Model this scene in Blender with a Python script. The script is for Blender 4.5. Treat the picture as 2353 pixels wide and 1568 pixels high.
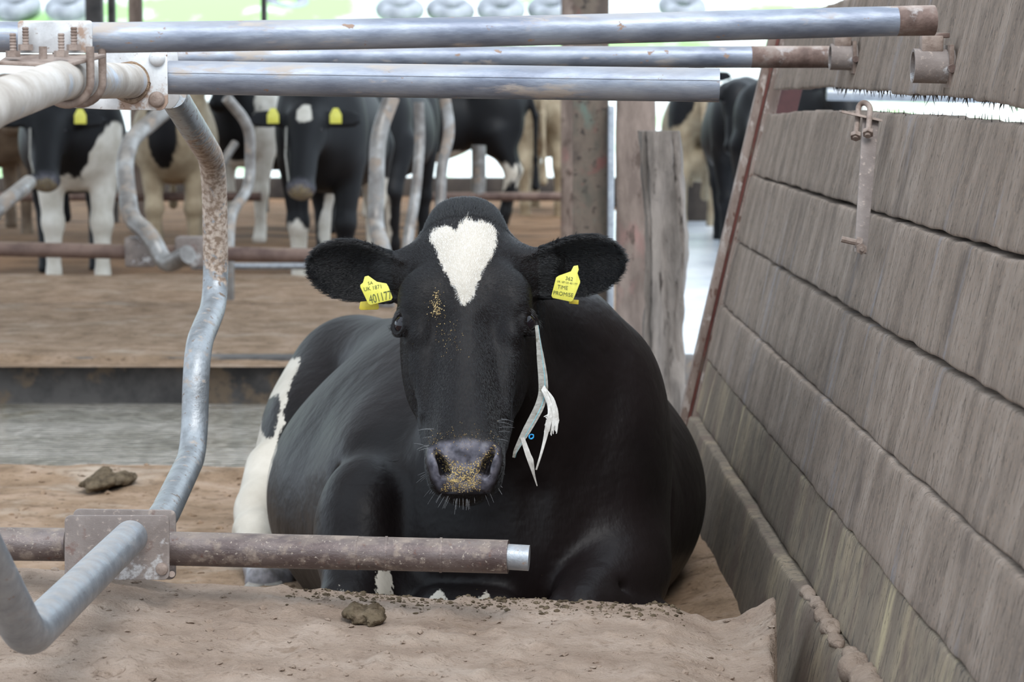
import bpy, bmesh, math, random
import numpy as np
from mathutils import Vector, Matrix
R_ = np.random.RandomState(7); random.seed(7)
for o in list(bpy.data.objects): bpy.data.objects.remove(o)
SC = bpy.context.scene; COL = SC.collection
# ------------------------------------------------------------------ camera, sky, lights, exposure
FPX = 5800.0; CAMZ = 1.05; PITCH = math.atan(569/FPX)
cd = bpy.data.cameras.new('camera'); cam = bpy.data.objects.new('camera', cd); COL.objects.link(cam)
cam.location = (0, 0, CAMZ); cam.rotation_euler = (math.pi/2-PITCH, 0, 0)
cd.sensor_width = 36; cd.lens = 36*FPX/2353; cd.clip_end = 300; cd.clip_start = .05
cd.dof.use_dof = True; cd.dof.focus_distance = 4.0; cd.dof.aperture_fstop = 10.0
SC.camera = cam
W = bpy.data.worlds.new('world'); SC.world = W; W.use_nodes = True
bg = W.node_tree.nodes['Background']; bg.inputs[0].default_value = (.76, .88, 1.0, 1); bg.inputs[1].default_value = 1.55
sd = bpy.data.lights.new('sun', 'SUN'); sd.energy = 1.5; sd.angle = math.radians(25); sd.color = (1, .98, .95)
sun = bpy.data.objects.new('sun', sd); COL.objects.link(sun); sun.rotation_euler = (math.radians(38), math.radians(12), 0)
vs = SC.view_settings; vs.view_transform = 'Standard'; vs.look = 'None'; vs.gamma = 1; vs.use_curve_mapping = False; vs.exposure = 0.6
# ------------------------------------------------------------------ helpers
cp, sp = math.cos(PITCH), math.sin(PITCH)
def P(px, py, d):
    a = (px-1176.5)/FPX; b = -(py-784)/FPX
    y = cp+b*sp; z = -sp+b*cp; k = d/y
    return Vector((a*k, d, CAMZ+z*k))
def G(px, py, z):
    a = (px-1176.5)/FPX; b = -(py-784)/FPX
    y = cp+b*sp; zz = -sp+b*cp; k = (z-CAMZ)/zz
    return Vector((a*k, y*k, z))
def proj(x, y, z):
    z = z-CAMZ; f = y*cp-z*sp; u = y*sp+z*cp
    return 1176.5+x/f*FPX, 784-u/f*FPX
def S(r, g, b):
    f = lambda c: (c/255/12.92 if c/255 <= .04045 else ((c/255+.055)/1.055)**2.4)
    return (f(r), f(g), f(b), 1)
def tag(o, label=None, cat=None, group=None, kind=None):
    if label: o['label'] = label
    if cat: o['category'] = cat
    if group: o['group'] = group
    if kind: o['kind'] = kind
    return o
def empty(name, loc, label=None, cat=None, group=None, kind=None):
    o = bpy.data.objects.new(name, None); COL.objects.link(o); o.location = loc; o.empty_display_size = .1
    return tag(o, label, cat, group, kind)
def link(name, me, m=None, parent=None, smooth=True):
    """mesh given in world coordinates; stored relative to its root"""
    o = bpy.data.objects.new(name, me); COL.objects.link(o)
    if m is not None and len(me.materials) == 0: me.materials.append(m)
    if smooth is True: me.polygons.foreach_set('use_smooth', [True]*len(me.polygons))
    if parent is not None:
        loc = Vector((0, 0, 0)); q = parent
        while q: loc += q.location; q = q.parent
        me.transform(Matrix.Translation(-loc)); o.parent = parent
    return o
def npmesh(name, V, Q):
    me = bpy.data.meshes.new(name); V = np.asarray(V, np.float32); Q = np.asarray(Q, np.int32)
    me.vertices.add(len(V)); me.vertices.foreach_set('co', V.ravel())
    n = Q.shape[1]; me.loops.add(Q.size); me.loops.foreach_set('vertex_index', Q.ravel())
    me.polygons.add(len(Q)); me.polygons.foreach_set('loop_start', np.arange(len(Q), dtype=np.int32)*n)
    me.update(calc_edges=True); me.validate(); return me
class MB:
    def __init__(s): s.v = []; s.f = []
    def add(s, v, f): b = len(s.v); s.v += [tuple(p) for p in v]; s.f += [tuple(i+b for i in q) for q in f]; return s
    def box(s, c, d, M=None):
        c = Vector(c); v = []
        for sx in (-1, 1):
            for sy in (-1, 1):
                for sz in (-1, 1):
                    p = Vector((sx*d[0]/2, sy*d[1]/2, sz*d[2]/2)); p = (M @ p) if M else p; v.append(c+p)
        return s.add(v, [(0, 1, 3, 2), (4, 6, 7, 5), (0, 4, 5, 1), (2, 3, 7, 6), (0, 2, 6, 4), (1, 5, 7, 3)])
    def tube(s, pts, r, n=20, caps=True, wob=0):
        pts = [Vector(p) for p in pts]; rs = r if isinstance(r, (list, tuple)) else [r]*len(pts)
        t0 = (pts[1]-pts[0]).normalized(); up = Vector((0, 0, 1)) if abs(t0.z) < .9 else Vector((1, 0, 0))
        nrm = (up-t0*up.dot(t0)).normalized(); v = []
        for i, p in enumerate(pts):
            t = (pts[min(i+1, len(pts)-1)]-pts[max(i-1, 0)]).normalized()
            nrm = (nrm-t*nrm.dot(t)).normalized(); b = t.cross(nrm)
            for k in range(n):
                a = 2*math.pi*k/n; v.append(p+(nrm*math.cos(a)+b*math.sin(a))*rs[i]*(1+wob*math.sin(3*a+i)))
        m = len(pts); f = [(i*n+k, i*n+(k+1) % n, (i+1)*n+(k+1) % n, (i+1)*n+k) for i in range(m-1) for k in range(n)]
        if caps: f += [tuple(reversed(range(n))), tuple((m-1)*n+k for k in range(n))]
        return s.add(v, f)
    def prism(s, poly, off):      # polygon (3d points) extruded by vector off
        n = len(poly); off = Vector(off); v = [Vector(p) for p in poly]+[Vector(p)+off for p in poly]
        return s.add(v, [tuple(reversed(range(n))), tuple(range(n, 2*n))]+[(i, (i+1) % n, n+(i+1) % n, n+i) for i in range(n)])
    def lathe(s, c, axis, prof, n=20):
        ax = Vector(axis).normalized(); up = Vector((0, 0, 1)) if abs(ax.z) < .9 else Vector((1, 0, 0))
        e = (up-ax*up.dot(ax)).normalized(); b = ax.cross(e); c = Vector(c); v = []
        for (h, r) in prof:
            for k in range(n):
                a = 2*math.pi*k/n; v.append(c+ax*h+(e*math.cos(a)+b*math.sin(a))*r)
        m = len(prof); f = [(i*n+k, i*n+(k+1) % n, (i+1)*n+(k+1) % n, (i+1)*n+k) for i in range(m-1) for k in range(n)]
        f += [tuple(reversed(range(n))), tuple((m-1)*n+k for k in range(n))]
        return s.add(v, f)
    def build(s, name, m=None, parent=None, smooth='auto', bevel=0):
        me = bpy.data.meshes.new(name); me.from_pydata(s.v, [], s.f); me.validate()
        bm = bmesh.new(); bm.from_mesh(me); bmesh.ops.recalc_face_normals(bm, faces=bm.faces)
        if bevel: bmesh.ops.bevel(bm, geom=[e for e in bm.edges if e.calc_face_angle(0) > .9], offset=bevel, segments=2, affect='EDGES', profile=.5)
        if smooth:
            for f in bm.faces: f.smooth = True
            if smooth == 'auto':
                for e in bm.edges: e.smooth = e.calc_face_angle(0) < .7
        bm.to_mesh(me); bm.free()
        return link(name, me, m, parent, smooth=None)
def bend(pts, r, seg=8):
    """round the corners of a polyline"""
    pts = [Vector(p) for p in pts]; out = [pts[0]]
    for i in range(1, len(pts)-1):
        a, b, c = pts[i-1], pts[i], pts[i+1]; k = min(r, (a-b).length*.45, (c-b).length*.45)
        p0 = b+(a-b).normalized()*k; p2 = b+(c-b).normalized()*k
        for j in range(seg+1):
            t = j/seg; out.append(p0*(1-t)**2+b*2*t*(1-t)+p2*t*t)
    out.append(pts[-1]); res = []
    for i in range(len(out)-1):
        L = (out[i+1]-out[i]).length; m = max(1, int(L/.06))
        for j in range(m): res.append(out[i].lerp(out[i+1], j/m))
    return res+[out[-1]]
# numpy noise
_T = R_.rand(64, 64, 64).astype(np.float32)
def vnoise(x, y, z):
    x, y, z = np.broadcast_arrays(x, y, z)
    xi, yi, zi = np.floor(x).astype(int), np.floor(y).astype(int), np.floor(z).astype(int)
    fx, fy, fz = x-xi, y-yi, z-zi
    fx, fy, fz = [f*f*(3-2*f) for f in (fx, fy, fz)]
    xi &= 63; yi &= 63; zi &= 63; x1 = (xi+1) & 63; y1 = (yi+1) & 63; z1 = (zi+1) & 63
    l = lambda a, b, t: a+(b-a)*t
    return l(l(l(_T[xi, yi, zi], _T[x1, yi, zi], fx), l(_T[xi, y1, zi], _T[x1, y1, zi], fx), fy),
             l(l(_T[xi, yi, z1], _T[x1, yi, z1], fx), l(_T[xi, y1, z1], _T[x1, y1, z1], fx), fy), fz)*2-1
def fbm(x, y, z=0., o=4):
    s = 0; a = 1
    for i in range(o): s = s+a*vnoise(x*2**i+i*7.3, y*2**i+i*3.1, z*2**i+i*5.7); a *= .5
    return s/1.9
# ------------------------------------------------------------------ materials
def newmat(name):
    m = bpy.data.materials.new(name); m.use_nodes = True; nt = m.node_tree
    return m, nt, nt.nodes['Principled BSDF'], nt.nodes.new, nt.links.new
def setramp(r, stops):
    e = r.color_ramp.elements
    while len(e) > 2: e.remove(e[-1])
    for i, (p, c) in enumerate(stops):
        if i < 2: e[i].position = p; e[i].color = c
        else: q = e.new(p); q.color = c
def mat(name, stops, scale=5, rough=.6, metal=0, bump=.3, bscale=40, stretch=(1, 1, 1), layers=(), detail=6, bdist=.004, sheen=0, spec=.5, rlo=None, coat=0, bstretch=None, wave=None, topdust=None, zmud=None):
    """layers: (colour, scale, lo, hi, stretch, roughness or None, metal or None)"""
    m, nt, B, N, L = newmat(name)
    stops = [(.5+(p-.5)*.62, c) for p, c in stops]; layers = [(a, b, .5+(lo-.5)*.62, .5+(hi-.5)*.62, *r) for a, b, lo, hi, *r in layers]
    tc = N('ShaderNodeTexCoord')
    def noise(sc, st, det=6):
        mp = N('ShaderNodeMapping'); mp.inputs['Scale'].default_value = st; L(tc.outputs['Object'], mp.inputs[0])
        n = N('ShaderNodeTexNoise'); n.inputs['Scale'].default_value = sc; n.inputs['Detail'].default_value = det; n.inputs['Roughness'].default_value = .62
        L(mp.outputs[0], n.inputs['Vector']); return n.outputs['Fac']
    r = N('ShaderNodeValToRGB'); setramp(r, stops); L(noise(scale, stretch, detail), r.inputs[0]); c = r.outputs[0]
    rg = None; mt = None
    for i, (col, sc, lo, hi, st, ro, me) in enumerate(layers):
        mr = N('ShaderNodeMapRange'); mr.inputs[1].default_value = lo; mr.inputs[2].default_value = hi; L(noise(sc, st, 8), mr.inputs[0])
        mx = N('ShaderNodeMix'); mx.data_type = 'RGBA'; L(mr.outputs[0], mx.inputs[0]); L(c, mx.inputs[6]); mx.inputs[7].default_value = col; c = mx.outputs[2]
        if ro is not None:
            a = N('ShaderNodeMix'); L(mr.outputs[0], a.inputs[0]); a.inputs[3].default_value = ro
            if rg is None: a.inputs[2].default_value = rough
            else: L(rg, a.inputs[2])
            rg = a.outputs[0]
        if me is not None:
            a = N('ShaderNodeMix'); L(mr.outputs[0], a.inputs[0]); a.inputs[3].default_value = me
            if mt is None: a.inputs[2].default_value = metal
            else: L(mt, a.inputs[2])
            mt = a.outputs[0]
    if zmud:
        sx = N('ShaderNodeSeparateXYZ'); L(tc.outputs['Object'], sx.inputs[0]); mr = []
        for e0, e1 in ((zmud[1]-.06, zmud[1]+.06), (zmud[2]+.06, zmud[2]-.06)):
            q = N('ShaderNodeMapRange'); q.inputs[1].default_value = e0; q.inputs[2].default_value = e1; q.inputs[3].default_value = -.25; q.inputs[4].default_value = .25; L(sx.outputs['Z'], q.inputs[0]); mr.append(q.outputs[0])
        mn = N('ShaderNodeMath'); mn.operation = 'MINIMUM'; L(mr[0], mn.inputs[0]); L(mr[1], mn.inputs[1])
        ad = N('ShaderNodeMath'); ad.operation = 'ADD'; L(mn.outputs[0], ad.inputs[0]); L(noise(48, one, 8), ad.inputs[1])
        fq = N('ShaderNodeMapRange'); fq.inputs[1].default_value = .58; fq.inputs[2].default_value = .66; L(ad.outputs[0], fq.inputs[0])
        r2_ = N('ShaderNodeValToRGB'); setramp(r2_, zmud[0]); L(noise(100, one, 8), r2_.inputs[0])
        mx = N('ShaderNodeMix'); mx.data_type = 'RGBA'; L(fq.outputs[0], mx.inputs[0]); L(c, mx.inputs[6]); L(r2_.outputs[0], mx.inputs[7]); c = mx.outputs[2]
        for cur, val, nm in ((rg, .95, 'r'), (mt, 0., 'm')):
            a = N('ShaderNodeMix'); L(fq.outputs[0], a.inputs[0]); a.inputs[3].default_value = val
            if cur is None: a.inputs[2].default_value = rough if nm == 'r' else metal
            else: L(cur, a.inputs[2])
            if nm == 'r': rg = a.outputs[0]
            else: mt = a.outputs[0]
    if topdust:
        ge = N('ShaderNodeNewGeometry'); sx = N('ShaderNodeSeparateXYZ'); L(ge.outputs['Normal'], sx.inputs[0])
        a0 = N('ShaderNodeMath'); a0.operation = 'MULTIPLY_ADD'; L(noise(topdust[3], stretch, 8), a0.inputs[0]); a0.inputs[1].default_value = 1.6; L(sx.outputs['Z'], a0.inputs[2])
        mr = N('ShaderNodeMapRange'); mr.inputs[1].default_value = topdust[1]; mr.inputs[2].default_value = topdust[2]; L(a0.outputs[0], mr.inputs[0])
        mx = N('ShaderNodeMix'); mx.data_type = 'RGBA'; L(mr.outputs[0], mx.inputs[0]); L(c, mx.inputs[6]); mx.inputs[7].default_value = topdust[0]; c = mx.outputs[2]
        for cur, val, nm in ((rg, .9, 'r'), (mt, 0., 'm')):
            a = N('ShaderNodeMix'); L(mr.outputs[0], a.inputs[0]); a.inputs[3].default_value = val
            if cur is None: a.inputs[2].default_value = rough if nm == 'r' else metal
            else: L(cur, a.inputs[2])
            if nm == 'r': rg = a.outputs[0]
            else: mt = a.outputs[0]
    L(c, B.inputs['Base Color']); B.inputs['Roughness'].default_value = rough; B.inputs['Metallic'].default_value = metal
    if rg is not None: L(rg, B.inputs['Roughness'])
    if mt is not None: L(mt, B.inputs['Metallic'])
    B.inputs['Specular IOR Level'].default_value = spec; B.inputs['Coat Weight'].default_value = coat
    if sheen: B.inputs['Sheen Weight'].default_value = sheen
    if bump:
        b = N('ShaderNodeBump'); b.inputs['Strength'].default_value = bump; b.inputs['Distance'].default_value = bdist
        L(noise(bscale, bstretch or stretch, 8), b.inputs['Height'])
        if wave:
            w = N('ShaderNodeTexWave'); w.inputs['Scale'].default_value = wave[0]; w.inputs['Distortion'].default_value = wave[1]; w.bands_direction = wave[2]
            L(tc.outputs['Object'], w.inputs['Vector']); b2 = N('ShaderNodeBump'); b2.inputs['Strength'].default_value = wave[3]; b2.inputs['Distance'].default_value = .02
            L(w.outputs['Fac'], b2.inputs['Height']); L(b.outputs[0], b2.inputs['Normal']); b = b2
        L(b.outputs[0], B.inputs['Normal'])
    return m
one = (1, 1, 1)
M_sand = mat('sand_bedding', [(.2, S(134, 115, 101)), (.5, S(156, 137, 122)), (.8, S(174, 156, 142))], 8, .95, 0, 1, 150, one,
             [(S(168, 152, 138), 3, .62, .90, (1, 1.6, 1), None, None), (S(206, 200, 194), 4.3, .86, .90, (1, 2.2, 1), None, None), (S(120, 102, 88), 60, .60, .85, one, None, None), (S(104, 88, 75), 190, .74, .86, one, None, None), (S(134, 114, 98), 16, .62, .86, one, None, None)], bdist=.008, spec=.12)
M_sandbed = mat('sand_bed_brown', [(.25, S(124, 102, 82)), (.5, S(146, 122, 100)), (.75, S(162, 138, 118))], 7, .95, 0, 1, 60, one,
             [(S(94, 74, 58), 34, .62, .80, one, None, None), (S(176, 160, 144), 2.6, .60, .85, (.8, 1.4, 1), None, None), (S(112, 92, 74), 12, .60, .80, one, None, None)], bdist=.012, spec=.15)
M_soilfar = mat('soil_far', [(.3, S(98, 74, 54)), (.5, S(134, 104, 78)), (.7, S(118, 92, 72))], 2.2, .95, 0, .6, 14, (.7, 1.4, 1),
             [(S(58, 46, 38), .9, .60, .74, (.35, 2.4, 1), None, None)], bdist=.03, spec=.2)
M_curb = mat('concrete_curb', [(.35, S(60, 56, 54)), (.6, S(94, 88, 84))], 3, .8, 0, .5, 25, one, [(S(116, 98, 80), 5, .56, .68, one, None, None)])
M_wet = mat('wet_alley', [(.35, S(124, 118, 106)), (.65, S(156, 150, 140))], 1.3, .08, 0, .3, 12, (1, 2, 1),
            [(S(104, 94, 70), 2.5, .66, .85, one, .25, None)], bdist=.03, wave=(7, 8, 'Y', 1.0), spec=1.0)
M_yard = mat('wet_yard', [(.35, S(196, 202, 210)), (.65, S(224, 228, 234))], 1.5, .25, 0, .4, 9, one, bdist=.01, spec=.8)
M_wood = mat('old_plank_wood', [(.2, S(108, 96, 87)), (.5, S(133, 119, 108)), (.8, S(152, 138, 127))], 8, .9, 0, 1, 110, (1, 1.6, .4),
             [(S(98, 88, 80), 90, .54, .74, (1, 1.3, .14), None, None), (S(140, 137, 140), 7, .66, .90, (1, 1.6, .2), None, None),
              (S(138, 120, 106), 160, .54, .74, (1, 1, .6), None, None), (S(66, 56, 50), 170, .68, .80, (1, 1, .5), None, None), (S(92, 82, 76), 5, .62, .90, (1, 1.4, .8), None, None)], bdist=.004, bstretch=(1, 1.2, .4), spec=.15)
M_woodlow = mat('plank_wood_worn', [(.2, S(102, 91, 80)), (.5, S(124, 112, 99)), (.8, S(152, 137, 115))], 5, .9, 0, 1, 110, (1, 1.5, .4),
             [(S(88, 81, 75), 80, .54, .74, (1, 1.3, .14), None, None), (S(112, 98, 88), 6, .52, .70, (1, 1.3, .7), None, None), (S(168, 154, 126), 8, .68, .84, (1, 1.4, .16), None, None), (S(66, 56, 50), 170, .68, .80, (1, 1, .5), None, None)], bdist=.004, bstretch=(1, 1.2, .4), spec=.15)
DUST = S(152, 143, 135)
M_galv = mat('galvanised_pipe', [(.2, S(126, 130, 136)), (.55, S(146, 150, 156)), (.9, S(162, 166, 170))], 34, .42, .6, .5, 140, one,
             [(S(148, 138, 130), 30, .66, .95, (1, .4, 1), .7, .1), (S(128, 108, 94), 90, .74, .84, (1, .5, 1), .9, 0.)], bdist=.0015, topdust=(DUST, 1.35, 2.3, 50))
M_rail = mat('rail_galvanised', [(.3, S(108, 114, 128)), (.55, S(136, 142, 154)), (.8, S(158, 162, 170))], 22, .44, .45, .5, 140, (.3, 1, 1),
             [(S(164, 154, 146), 26, .62, .76, (.3, 1, 1), .75, .1), (S(140, 116, 100), 50, .74, .78, (.6, 1, 1), .9, 0.)], bdist=.0012, topdust=(S(150, 143, 138), 1.35, 2.3, 12))
M_railrust = mat('rail_rusty_end', [(.3, S(88, 70, 63)), (.5, S(110, 90, 82)), (.7, S(128, 114, 106))], 24, .7, .2, .6, 120, one,
             [(S(140, 134, 132), 16, .58, .68, one, .5, .4)], bdist=.002, topdust=(S(170, 152, 140), 1.5, 2.1, 16))
M_rust = mat('rusty_pipe', [(.2, S(70, 56, 54)), (.5, S(92, 79, 76)), (.8, S(112, 100, 96))], 16, .36, .4, .6, 160, (.5, 1, 1),
             [(S(146, 130, 116), 42, .56, .90, one, .85, 0.), (S(158, 146, 134), 190, .66, .78, one, .9, 0.), (S(92, 64, 54), 70, .66, .84, one, .8, 0.)], bdist=.0018, topdust=(S(138, 124, 112), 1.45, 2.2, 40))
M_rustfar = mat('rusty_far', [(.3, S(84, 64, 58)), (.6, S(118, 96, 86))], 6, .7, .1, .3, 30, topdust=(S(140, 120, 104), 1.5, 2.2, 8))
M_plate = mat('zinc_plate', [(.3, S(170, 168, 168)), (.6, S(206, 206, 206))], 12, .5, .35, .4, 90, one,
             [(S(160, 136, 120), 20, .56, .68, one, .85, 0.), (S(122, 98, 84), 90, .70, .80, one, .9, 0.)], bdist=.001, topdust=(S(170, 150, 136), 1.5, 2.1, 30))
M_bracket = mat('dusty_bracket', [(.2, S(112, 101, 96)), (.7, S(138, 127, 121))], 14, .8, .1, .7, 110, one,
             [(S(112, 86, 78), 30, .66, .84, one, None, None), (S(160, 146, 136), 110, .62, .8, one, None, None), (S(196, 194, 194), 10, .66, .72, one, .5, .5)], bdist=.002)
M_mudpipe = mat('muddy_divider_pipe', [(.2, S(124, 126, 128)), (.55, S(144, 147, 150)), (.9, S(160, 163, 166))], 34, .40, .6, .5, 120, one,
             [(S(150, 138, 128), 26, .62, .74, one, .95, 0.), (S(112, 96, 84), 60, .68, .74, one, .95, 0.)], bdist=.0025,
             zmud=([(.42, S(128, 108, 92)), (.50, S(160, 142, 128)), (.60, S(182, 166, 152))], .66, .99))
M_farpipe = mat('far_galvanised_pipe', [(.3, S(104, 98, 94)), (.55, S(132, 128, 124)), (.75, S(156, 154, 152))], 8, .42, .45, .3, 60, one,
             [(S(140, 126, 114), 7, .56, .68, one, .9, 0.)], bdist=.002, topdust=(S(170, 160, 150), 1.5, 2.2, 10))
M_dustpipe = mat('dusty_top_arm', [(.3, S(152, 142, 132)), (.55, S(174, 165, 156)), (.75, S(190, 184, 178))], 14, .75, .1, .5, 90, one,
             [(S(150, 134, 120), 90, .70, .95, one, None, None), (S(170, 176, 186), 9, .60, .74, one, .45, .5)], bdist=.0015)
M_boltr = mat('rusty_bolt', [(.3, S(112, 94, 84)), (.6, S(146, 130, 120))], 30, .7, .3, .4, 120)
M_yellow = mat('yellow_plastic', [(.3, S(218, 210, 84)), (.7, S(230, 224, 104))], 30, .35, 0, .1, 80)
M_yellowd = mat('yellow_plastic_deep', [(.3, S(186, 164, 40)), (.7, S(206, 186, 60))], 60, .5, 0, .1, 80)  # darker yellow for the tag backs
M_ink = mat('tag_ink', [(.3, S(70, 80, 40)), (.7, S(84, 92, 50))], 30, .6, 0, 0)
M_post = mat('steel_column', [(.3, S(80, 68, 60)), (.5, S(106, 92, 80)), (.7, S(84, 78, 68))], 7, .75, .1, .4, 40, (1, 1, .6),
             [(S(92, 116, 106), 5, .60, .80, (1, 1, .6), None, None), (S(116, 78, 70), 9, .62, .76, one, None, None), (S(60, 50, 44), 26, .62, .7, one, None, None)])
M_woodpost = mat('wood_post', [(.3, S(98, 84, 76)), (.6, S(132, 116, 106))], 9, .85, 0, .8, 30, (1, 1, .3), [(S(140, 102, 96), 4, .62, .84, (1, 1, .5), None, None), (S(78, 64, 56), 20, .6, .7, (1, 1, .4), None, None)], bdist=.01)
M_rot = mat('rotten_wood', [(.3, S(84, 76, 70)), (.6, S(130, 120, 112))], 9, .9, 0, 1, 20, (1, 1, .2), [(S(50, 41, 35), 30, .62, .74, (1, 1, .2), None, None)], bdist=.03)  # dark streaks painted in to stand for shade in the hollow core
M_dark = mat('dark_steel', [(.3, S(52, 50, 50)), (.6, S(84, 80, 78))], 4, .6, .2, .2, 20)
M_darkwall = mat('dark_wall', [(.3, S(46, 40, 37)), (.6, S(70, 62, 56))], 2, .9, 0, .3, 10)
M_redpost = mat('channel_steel', [(.3, S(106, 89, 80)), (.6, S(136, 119, 109))], 14, .75, .1, .4, 70, (1, 1, .3), [(S(158, 146, 138), 30, .56, .68, (1, 1, .5), None, None), (S(92, 66, 54), 40, .6, .7, (1, 1, .5), None, None)])
M_redpaint = mat('red_paint', [(.3, S(112, 62, 56)), (.6, S(142, 88, 80))], 12, .7, 0, .4, 50, (1, 1, .3), [(S(134, 112, 100), 20, .56, .68, (1, 1, .4), None, None)])
M_strap = mat('webbing', [(.3, S(132, 128, 120)), (.7, S(162, 158, 150))], 50, .9, 0, .6, 300, (1, 1, 4), [(S(110, 104, 92), 40, .6, .7, one, None, None)], bdist=.002)
M_fray = mat('frayed_rope', [(.3, S(190, 184, 176)), (.7, S(226, 222, 216))], 60, .9, 0, .3, 300)
M_teal = mat('teal_thread', [(.3, S(90, 150, 160)), (.7, S(120, 172, 180))], 60, .8, 0, 0)
M_blue = mat('blue_twine', [(.3, S(30, 130, 190)), (.7, S(50, 160, 214))], 60, .8, 0, 0)
M_dung = mat('dung', [(.3, S(74, 63, 50)), (.6, S(102, 89, 72))], 40, .95, 0, 1, 120, one, [(S(132, 122, 84), 90, .80, .86, one, None, None), (S(126, 110, 92), 30, .6, .9, one, None, None)], bdist=.008, spec=.1)
M_redshade = mat('shaded_red_paint', [(.3, S(48, 26, 28)), (.6, S(68, 38, 38))], 8, .8, 0, .3, 30)  # red darkened in the colour to stand for shade behind the planks
M_hoof = mat('hoof_muddy', [(.3, S(92, 88, 84)), (.6, S(140, 134, 126))], 12, .8, 0, .5, 60)
M_sheet = mat('pale_clamp_sheet', [(.3, S(216, 222, 216)), (.7, S(240, 244, 240))], 2, .6, 0, .2, 5, one, [(S(150, 196, 120), .35, .5, .62, one, None, None)])
M_grass = mat('grass', [(.3, S(110, 170, 70)), (.7, S(160, 205, 110))], 2, .9, 0, .5, 20)
M_tyre = mat('tyre_rubber', [(.3, S(120, 124, 130)), (.7, S(160, 164, 170))], 4, .7, 0, .2, 20)
M_roof = mat('roof_sheet', [(.3, S(150, 150, 150)), (.7, S(176, 176, 172))], 2, .8, 0, 0)
M_lash = mat('eyelash', [(.3, S(60, 60, 64)), (.7, S(110, 110, 114))], 20, .5, 0, 0)
M_whisker = mat('whisker', [(.3, S(120, 120, 122)), (.7, S(170, 170, 172))], 20, .5, 0, 0)
M_straw = mat('feed_crumb', [(.3, S(176, 146, 92)), (.7, S(214, 190, 140))], 60, .9, 0, 0)
M_moss = mat('dark_fibres', [(.3, S(34, 30, 26)), (.7, S(58, 50, 42))], 20, .9, 0, 0)
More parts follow.
